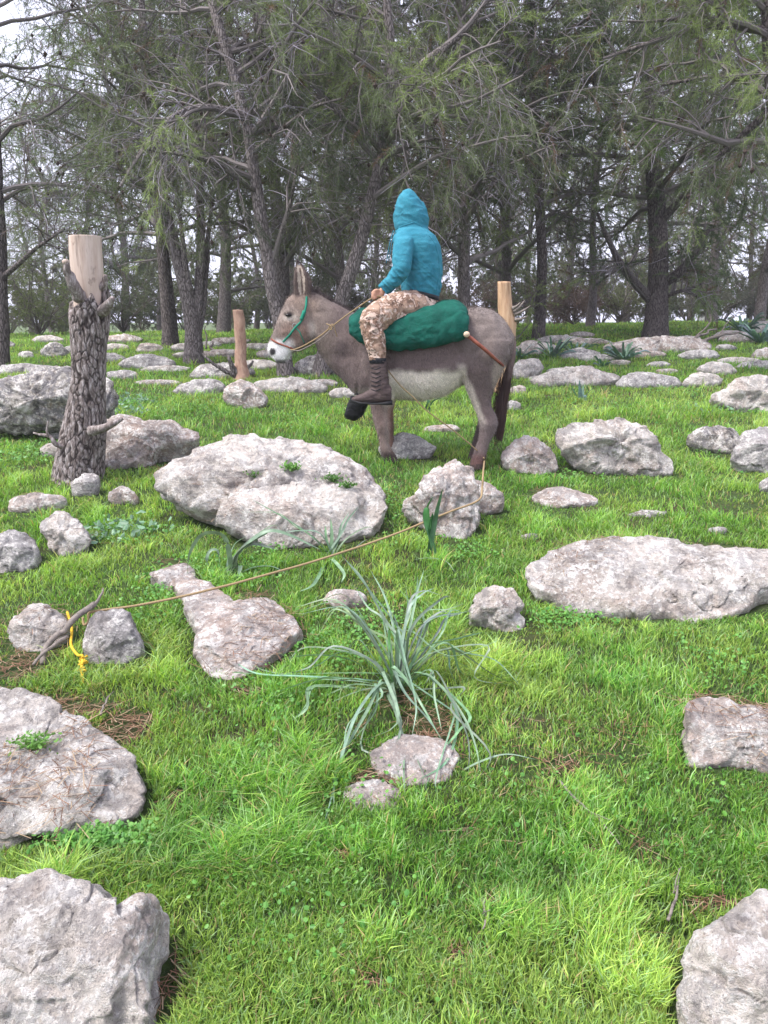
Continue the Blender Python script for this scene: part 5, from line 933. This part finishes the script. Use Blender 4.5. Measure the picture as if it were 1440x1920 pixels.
H.append(pine(tp(Y2, [(363,690),(364,640),(362,590),(345,530),(325,460),(308,400),(298,330),(285,240),(270,100),(262,-80)]), .15, .04, 2, multi=[(tp(Y2, [(366,610),(374,540),(378,470),(376,400),(372,320),(366,220),(350,90),(345,-60)], .3), .09), (tp(Y2, [(364,600),(352,520),(340,440),(333,380),(330,300)], -.3), .06), (tp(Y2, [(370,640),(384,560),(388,480),(395,380),(420,280)], .4), .06)],
    nl=24, lo=.42, dist=12, dead=.26, dens=.95, label='pine dividing into several grey stems, right of the big stump'))
Y3 = hit(322, 655)[1] + 1
H.append(pine(tp(Y3, [(320,660),(318,600),(312,540),(306,480),(300,400),(290,250),(285,60),(280,-150)]), .17, .05, 3, nl=28, lo=.28, dist=14, dead=.08, dens=.9, barkm='bark_dark', label='dark straight pine behind the multi-stemmed pine', tone=(.105, .15, .08)))
Y4 = hit(5, 690)[1]
H.append(pine(tp(Y4, [(4,695),(3,640),(5,560),(2,470),(-4,380),(-10,200),(-25,0),(-40,-250)]), .12, .04, 4, limbs=[(tp(Y4, [(4,520),(30,500),(60,470),(120,430)], -.5), .04)], nl=20, lo=.36, dist=11, dead=.14, dens=.9, barkm='bark_dark', label='dark pine cut by the left border of the picture'))
Y5 = hit(600, 708)[1] + .2
H.append(pine(tp(Y5, [(600,714),(606,660),(628,600),(655,520),(680,440),(700,370),(715,290),(735,205),(738,180),(735,100),(724,0),(715,-120),(700,-260)]), .125, .04, 5, limbs=[(tp(Y5, [(738,190),(765,150),(800,110),(850,80),(890,40),(925,-20)], -.4), .06), (tp(Y5, [(650,540),(668,500),(690,440),(680,380)], .5), .035), (tp(Y5, [(715,290),(690,250),(650,230),(610,180)], -.8), .03)],
    nl=24, lo=.34, dist=10.5, dead=.12, dens=1.15, label='reddish-barked pine forking high behind the rider', LL=(1.3, 2.7), barkm='bark'))
Y7 = hit(1228, 634)[1]
H.append(pine(tp(Y7, [(1228,640),(1231,600),(1233,550),(1236,490),(1234,420),(1228,350),(1222,260),(1215,150),(1210,0),(1200,-200)]), .25, .07, 7, limbs=[(tp(Y7, [(1218,560),(1190,530),(1165,500),(1140,450),(1120,400)], -.6), .09), (tp(Y7, [(1244,530),(1270,515),(1300,480),(1330,430)], -.4), .10), (tp(Y7, [(1240,560),(1265,548),(1290,543),(1320,530)], -.3), .05), (tp(Y7, [(1234,420),(1280,370),(1330,320),(1400,260)], -1.), .08)],
    nl=40, lo=.30, LL=(2.2, 4.6), dist=14, dead=-.05, dens=1.5, barkm='bark_dark', tone=(.10, .145, .07), per2=12, label='thick dark-trunked pine standing alone on the right skyline'))
Y8 = hit(1010, 638)[1]
H.append(pine(tp(Y8, [(1009,642),(1011,600),(1015,550),(1018,490),(1014,420),(1008,330),(1005,200),(1000,50),(995,-150)]), .13, .04, 8, limbs=[(tp(Y8, [(1012,600),(995,580),(985,560)], -.2), .04)], nl=30, lo=.30, LL=(1.8, 3.6), dist=14, dead=.08, dens=1.3, barkm='bark_dark', label='slim dark pine between the donkey rump and the thick tree', per2=11))
H.append(pine(tp(13.2, [(868,680),(872,600),(868,500),(872,400),(866,300),(862,150),(868,0),(866,-200)]), .14, .05, 9, nl=34, lo=.22, LL=(1.5, 3.4), dist=12.5, dead=.16, dens=1.3, barkm='bark', label='pine full of dead grey twigs directly behind the rider back', per2=11, tone=(.12, .145, .08)))
H.append(pine(tp(9.5, [(1560,700),(1540,560),(1500,380),(1450,210),(1440,60),(1430,-150)]), .16, .06, 10, limbs=[(tp(9.5, [(1500,170),(1440,210),(1390,255),(1340,300),(1310,335)], .3), .06), (tp(9.5, [(1440,60),(1350,40),(1250,70),(1130,110)], -.5), .045), (tp(9.5, [(1450,120),(1400,150),(1340,140),(1240,160)], .6), .04)], nl=20, lo=.55, LL=(1.3, 2.8), dist=10, dead=.12, dens=1.2, barkm='bark_dark', label='pine beyond the right border reaching a dark limb into the picture'))
print('needles', sum(h[1] for h in H))
# background pines: four kinds, copied
def copy_tree(o, loc, rot, sc, label):
    c = o.copy(); COL.objects.link(c); c.location = loc; c.rotation_euler = (0, 0, rot); c.scale = (sc, sc, sc); c['label'] = label
    for ch in o.children: d = ch.copy(); COL.objects.link(d); d.parent = c
    return c
protos = []
for k in range(4):
    b = np.array([0., 0, 0]); R_ = np.random.RandomState(90 + k); h = 9.5; pts = [b + (R_.randn() * .25 * j / 4, R_.randn() * .25 * j / 4, h * j / 7) for j in range(8)]; pts[0] = b
    protos.append(pine(pts, .12 + .022 * k, .04, 50 + k, nl=40, lo=(.06, .10, .16, .05)[k], LL=(1.3, 3.3), dist=18, dens=1.15, dead=(.0, .16, .04, -.05)[k], per2=9, per3=7, tone=((.14, .17, .10), (.13, .15, .10), (.11, .15, .08), (.17, .20, .12))[k], barkm='bark', group='pines deeper in the grove')[0])
BG = [(640,15,0,'pine trunk partly hidden by the neck of the donkey'), (770,24,1,'pine hidden behind the rider, its dead twigs spreading left'), (1105,19,1,'slender pine just left of the thick dark tree'), (1330,21,2,'bushy pine right of the thick dark tree'), (1420,18,0,'pine near the right border behind the fallen branches'), (235,31,2,'far dense pine right above the big stump'),
      (100,30,0,'pine left of the big stump, deeper in the grove'), (420,20,3,'pale green far pine above the thin peeled stump'), (560,24,2,'far pine behind the donkey ears'), (700,28,0,'far pine right behind the rein hand'), (940,22,2,'pine behind the sawn orange stump'),
      (1060,30,3,'pale far pine between the slim and the thick dark trunks'), (1170,27,0,'far pine touching the left side of the thick dark tree'), (1290,34,3,'hazy far pine right of the thick tree'), (1400,36,0,'farthest pine at the right border'), (180,32,3,'hazy far pine behind the top of the big stump'), (300,36,0,'hazy far pine behind the dark straight pine'),
      (480,40,2,'far grey pine between the thin stump and the leaning pine'), (620,38,3,'far pale pine under the ears'), (860,36,0,'far pine behind the green sack'), (990,42,2,'farthest pine behind the slim dark trunk'), (1500,26,2,'pine outside the right border reaching in'),
      (60,42,0,'farthest pine at the left border'), (760,46,2,'farthest pine in the middle'), (1230,48,1,'far pine straight behind the thick trunk'), (-330,20,0,'pine well beyond the left border'), (-560,17,2,'second pine well beyond the left border'), (530,14.5,1,'grey-twigged pine behind the leaning pine'), (950,16.5,0,'pine whose crown hangs over the rump stump')]
for k, (px, Yb, kind, lb) in enumerate(BG):
    X = PY(px, 640, Yb)[0]; loc = (X, Yb, float(height(X, Yb)) - .05); R_ = np.random.RandomState(k)
    pr_ = protos[kind]
    if 'used' not in pr_: pr_['used'] = 1; pr_.location = loc; pr_.rotation_euler = (0, 0, R_.rand() * 6); pr_['label'] = lb
    else: copy_tree(pr_, loc, R_.rand() * 6.28, .8 + .45 * R_.rand(), lb)
for p_ in protos: del p_['used']
# low bushes between the trunks
def bush(label, px, py, Yb, w, h, tone, seed):
    b = PY(px, py, Yb); b[2] = float(height(b[0], b[1])) - .05; R_ = np.random.RandomState(seed)
    St, r_, _ = sprout(np.array([[b, b + (0, 0, .25)]]), np.array([[.04, .03]]), 16, .1, 1, (h * .6, h), 6, .02, .6, .5, .3, .2, .8, R_); St = b + (St - b) * (w / h, w / h, 1)
    L2, R2, _ = sprout(St, r_, 10, .2, 1, (.2, .5), 5, .008, .7, .1, .3, .2, .6, R_); L3, R3, _ = sprout(L2, R2, 6, .2, 1, (.12, .3), 4, .005, .6, 0, .3, .2, .6, R_); R3 = np.maximum(R3, .003) if Yb < 29 else np.maximum(R3, .006)
    nv, t_, c = needles(L3, 12 if Yb < 29 else 40, .08 if Yb < 29 else .13, .004 + .0005 * Yb, np.array([tone]) * (1 + .4 * fbm(L3[:, 1] * 2, 2, seed))[:, None], R_)
    o = empty('bush', b); tag(o, label, 'bush', 'low bushes between the far trunks')
    v, q, k_ = [], [], 0
    for P, r, m in ((St, r_, 5), (L2, R2, 4), (L3, R3, 3)): a, d = tubes(P, r, m); v.append(a); q.append(d + k_); k_ += len(a)
    v = np.vstack(v); link('stems', mesh_np('stems', v, quads=np.vstack(q), cols=np.tile([[.12, .10, .09]], (len(v), 1))), M['twigs'], parent=o); link('foliage', mesh_np('foliage', nv, tris=t_, cols=c, smooth=False), M['needles'], parent=o)
for a_ in [('olive green bush left of the big stump', 75, 640, 20, 2.3, 2.3, (.13, .16, .06), 1), ('grey-green bush right of the big stump', 232, 640, 22, 2.3, 2.3, (.10, .12, .075), 2), ('low bush behind the thin peeled stump', 415, 640, 24, 2.6, 2.2, (.10, .125, .07), 3), ('purplish leafless bush behind the slim dark pine', 1075, 625, 21, 2.2, 1.3, (.13, .09, .09), 4),
           ('pale olive bush left of the thick dark tree', 1160, 620, 26, 2.6, 2.6, (.13, .15, .075), 5), ('grey thicket right of the thick dark tree', 1330, 625, 24, 3.0, 2.2, (.12, .12, .10), 6), ('low dark bush behind the donkey ears', 560, 640, 22, 2.4, 2.1, (.09, .10, .07), 7), ('purplish scrub behind the sack and rump', 900, 640, 20, 2.4, 1.3, (.12, .09, .085), 8), ('greenish scrub in front of the far left pines', 150, 648, 26, 2.2, 1.3, (.11, .13, .08), 9), ('scrub at the right border', 1420, 615, 28, 2.4, 1.6, (.11, .12, .10), 10), ('scrub behind the neck of the donkey', 650, 640, 23, 2.2, 1.5, (.10, .10, .08), 11), ('tall pale thicket at the far left border', 20, 630, 33, 4.7, 4.4, (0.157, 0.154, 0.112), 30), ('tall far thicket left of the stump top', 120, 630, 39, 3.7, 6.5, (0.138, 0.147, 0.120), 31), ('far thicket between the stump and the dark straight pine', 265, 630, 37, 4.6, 5.6, (0.142, 0.166, 0.105), 32), ('far thicket behind the multi-stemmed pine', 345, 630, 32, 5.2, 5.4, (0.152, 0.160, 0.101), 33), ('far thicket above the thin peeled stump', 440, 630, 42, 5.3, 4.1, (0.153, 0.165, 0.105), 34), ('far thicket left of the donkey ears', 505, 630, 39, 4.9, 6.6, (0.151, 0.168, 0.108), 35), ('far thicket above the donkey neck', 590, 630, 42, 4.7, 6.7, (0.134, 0.151, 0.101), 36), ('far thicket below the rein hand', 680, 630, 37, 4.0, 6.7, (0.143, 0.159, 0.106), 37), ('far thicket behind the rider back', 850, 630, 38, 5.2, 5.6, (0.146, 0.152, 0.105), 38), ('far thicket around the sawn orange stump', 960, 630, 35, 4.8, 6.7, (0.156, 0.170, 0.113), 39), ('far thicket right of the slim dark pine', 1045, 630, 32, 4.8, 5.0, (0.146, 0.157, 0.102), 40), ('far thicket in the gap before the thick tree', 1125, 630, 40, 4.0, 6.5, (0.147, 0.149, 0.101), 41), ('far thicket behind the left side of the thick tree', 1200, 630, 40, 5.4, 4.3, (0.154, 0.152, 0.103), 42), ('far thicket right behind the thick tree', 1285, 630, 34, 4.4, 5.1, (0.134, 0.158, 0.115), 43), ('far thicket beyond the fallen branches', 1350, 630, 36, 4.9, 5.0, (0.156, 0.169, 0.110), 44), ('far thicket at the right border of the skyline', 1435, 630, 30, 4.3, 4.3, (0.148, 0.141, 0.104), 45)]: bush(*a_)
for k_, (a_, b_, lb) in enumerate([((1255,655),(1345,618),'long grey fallen branch on the right skyline'), ((1300,650),(1390,622),'second fallen branch crossing the long grey one'), ((1330,632),(1370,640),'short brown fallen branch left of the skyline squill'), ((375,668),(398,640),'dark broken limb leaning right of the multi-stemmed pine'), ((1048,1480),(1160,1605),'thin brown twig lying in the grass at the lower right'), ((490,1575),(522,1640),'short dark twig in the grass of the lower centre'), ((905,1705),(903,1765),'short grey twig stub in the bottom grass'), ((1250,1745),(1270,1650),'pale dry stalk beside the round corner boulder'), ((190,1355),(205,1320),'small dark twig on the long grey slab edge')]):
    far = a_[1] < 700; A_, B_ = hit(*a_), hit(*b_) if not far else None
    if far: B_ = PY(b_[0], b_[1], A_[1] + .4)
    else: A_ = A_ + (0, 0, .03); B_ = B_ + (0, 0, .035)
    r_ = .035 if far else .0045
    tw = [crooked(A_, B_, r_, r_ * .4, 9, (.04 if far else .004), 20 + k_)]
    tw.append(crooked(A_ * .5 + B_ * .5, A_ * .2 + B_ * .8 + (rs.randn() * .1, 0, .3) if far else A_ * .2 + B_ * .8 + (.02, .02, .02), r_ * .5, r_ * .2, 6, (.02 if far else .002), 40 + k_))
    tag(link('fallen_branch', mesh_np('fallen_branch', *joinp(tw)), M['deadwood'], org=A_), lb, 'branch', 'fallen branches and twigs')
# ------------------------------------------------------------------ the damp air between the trees
V_, Q_, T_ = np.array([[x, y, z] for x in (-90, 90) for y in (-6, 90) for z in (-3, 24)], float), np.array([[0,1,3,2],[4,6,7,5],[0,4,5,1],[2,3,7,6],[0,2,6,4],[1,5,7,3]]), None
hz = link('haze', mesh_np('haze', V_, quads=Q_, smooth=False)); tag(hz, 'thin pale mist between the far trees', 'haze', kind='stuff')
mh = bpy.data.materials.new('pale air'); mh.use_nodes = True; tr_ = mh.node_tree; tr_.nodes.remove(tr_.nodes['Principled BSDF'])
pv = tr_.nodes.new('ShaderNodeVolumePrincipled'); pv.inputs['Density'].default_value = .0014; pv.inputs['Color'].default_value = (.90, .90, .96, 1); tr_.links.new(pv.outputs[0], tr_.nodes['Material Output'].inputs['Volume']); hz.data.materials.append(mh)
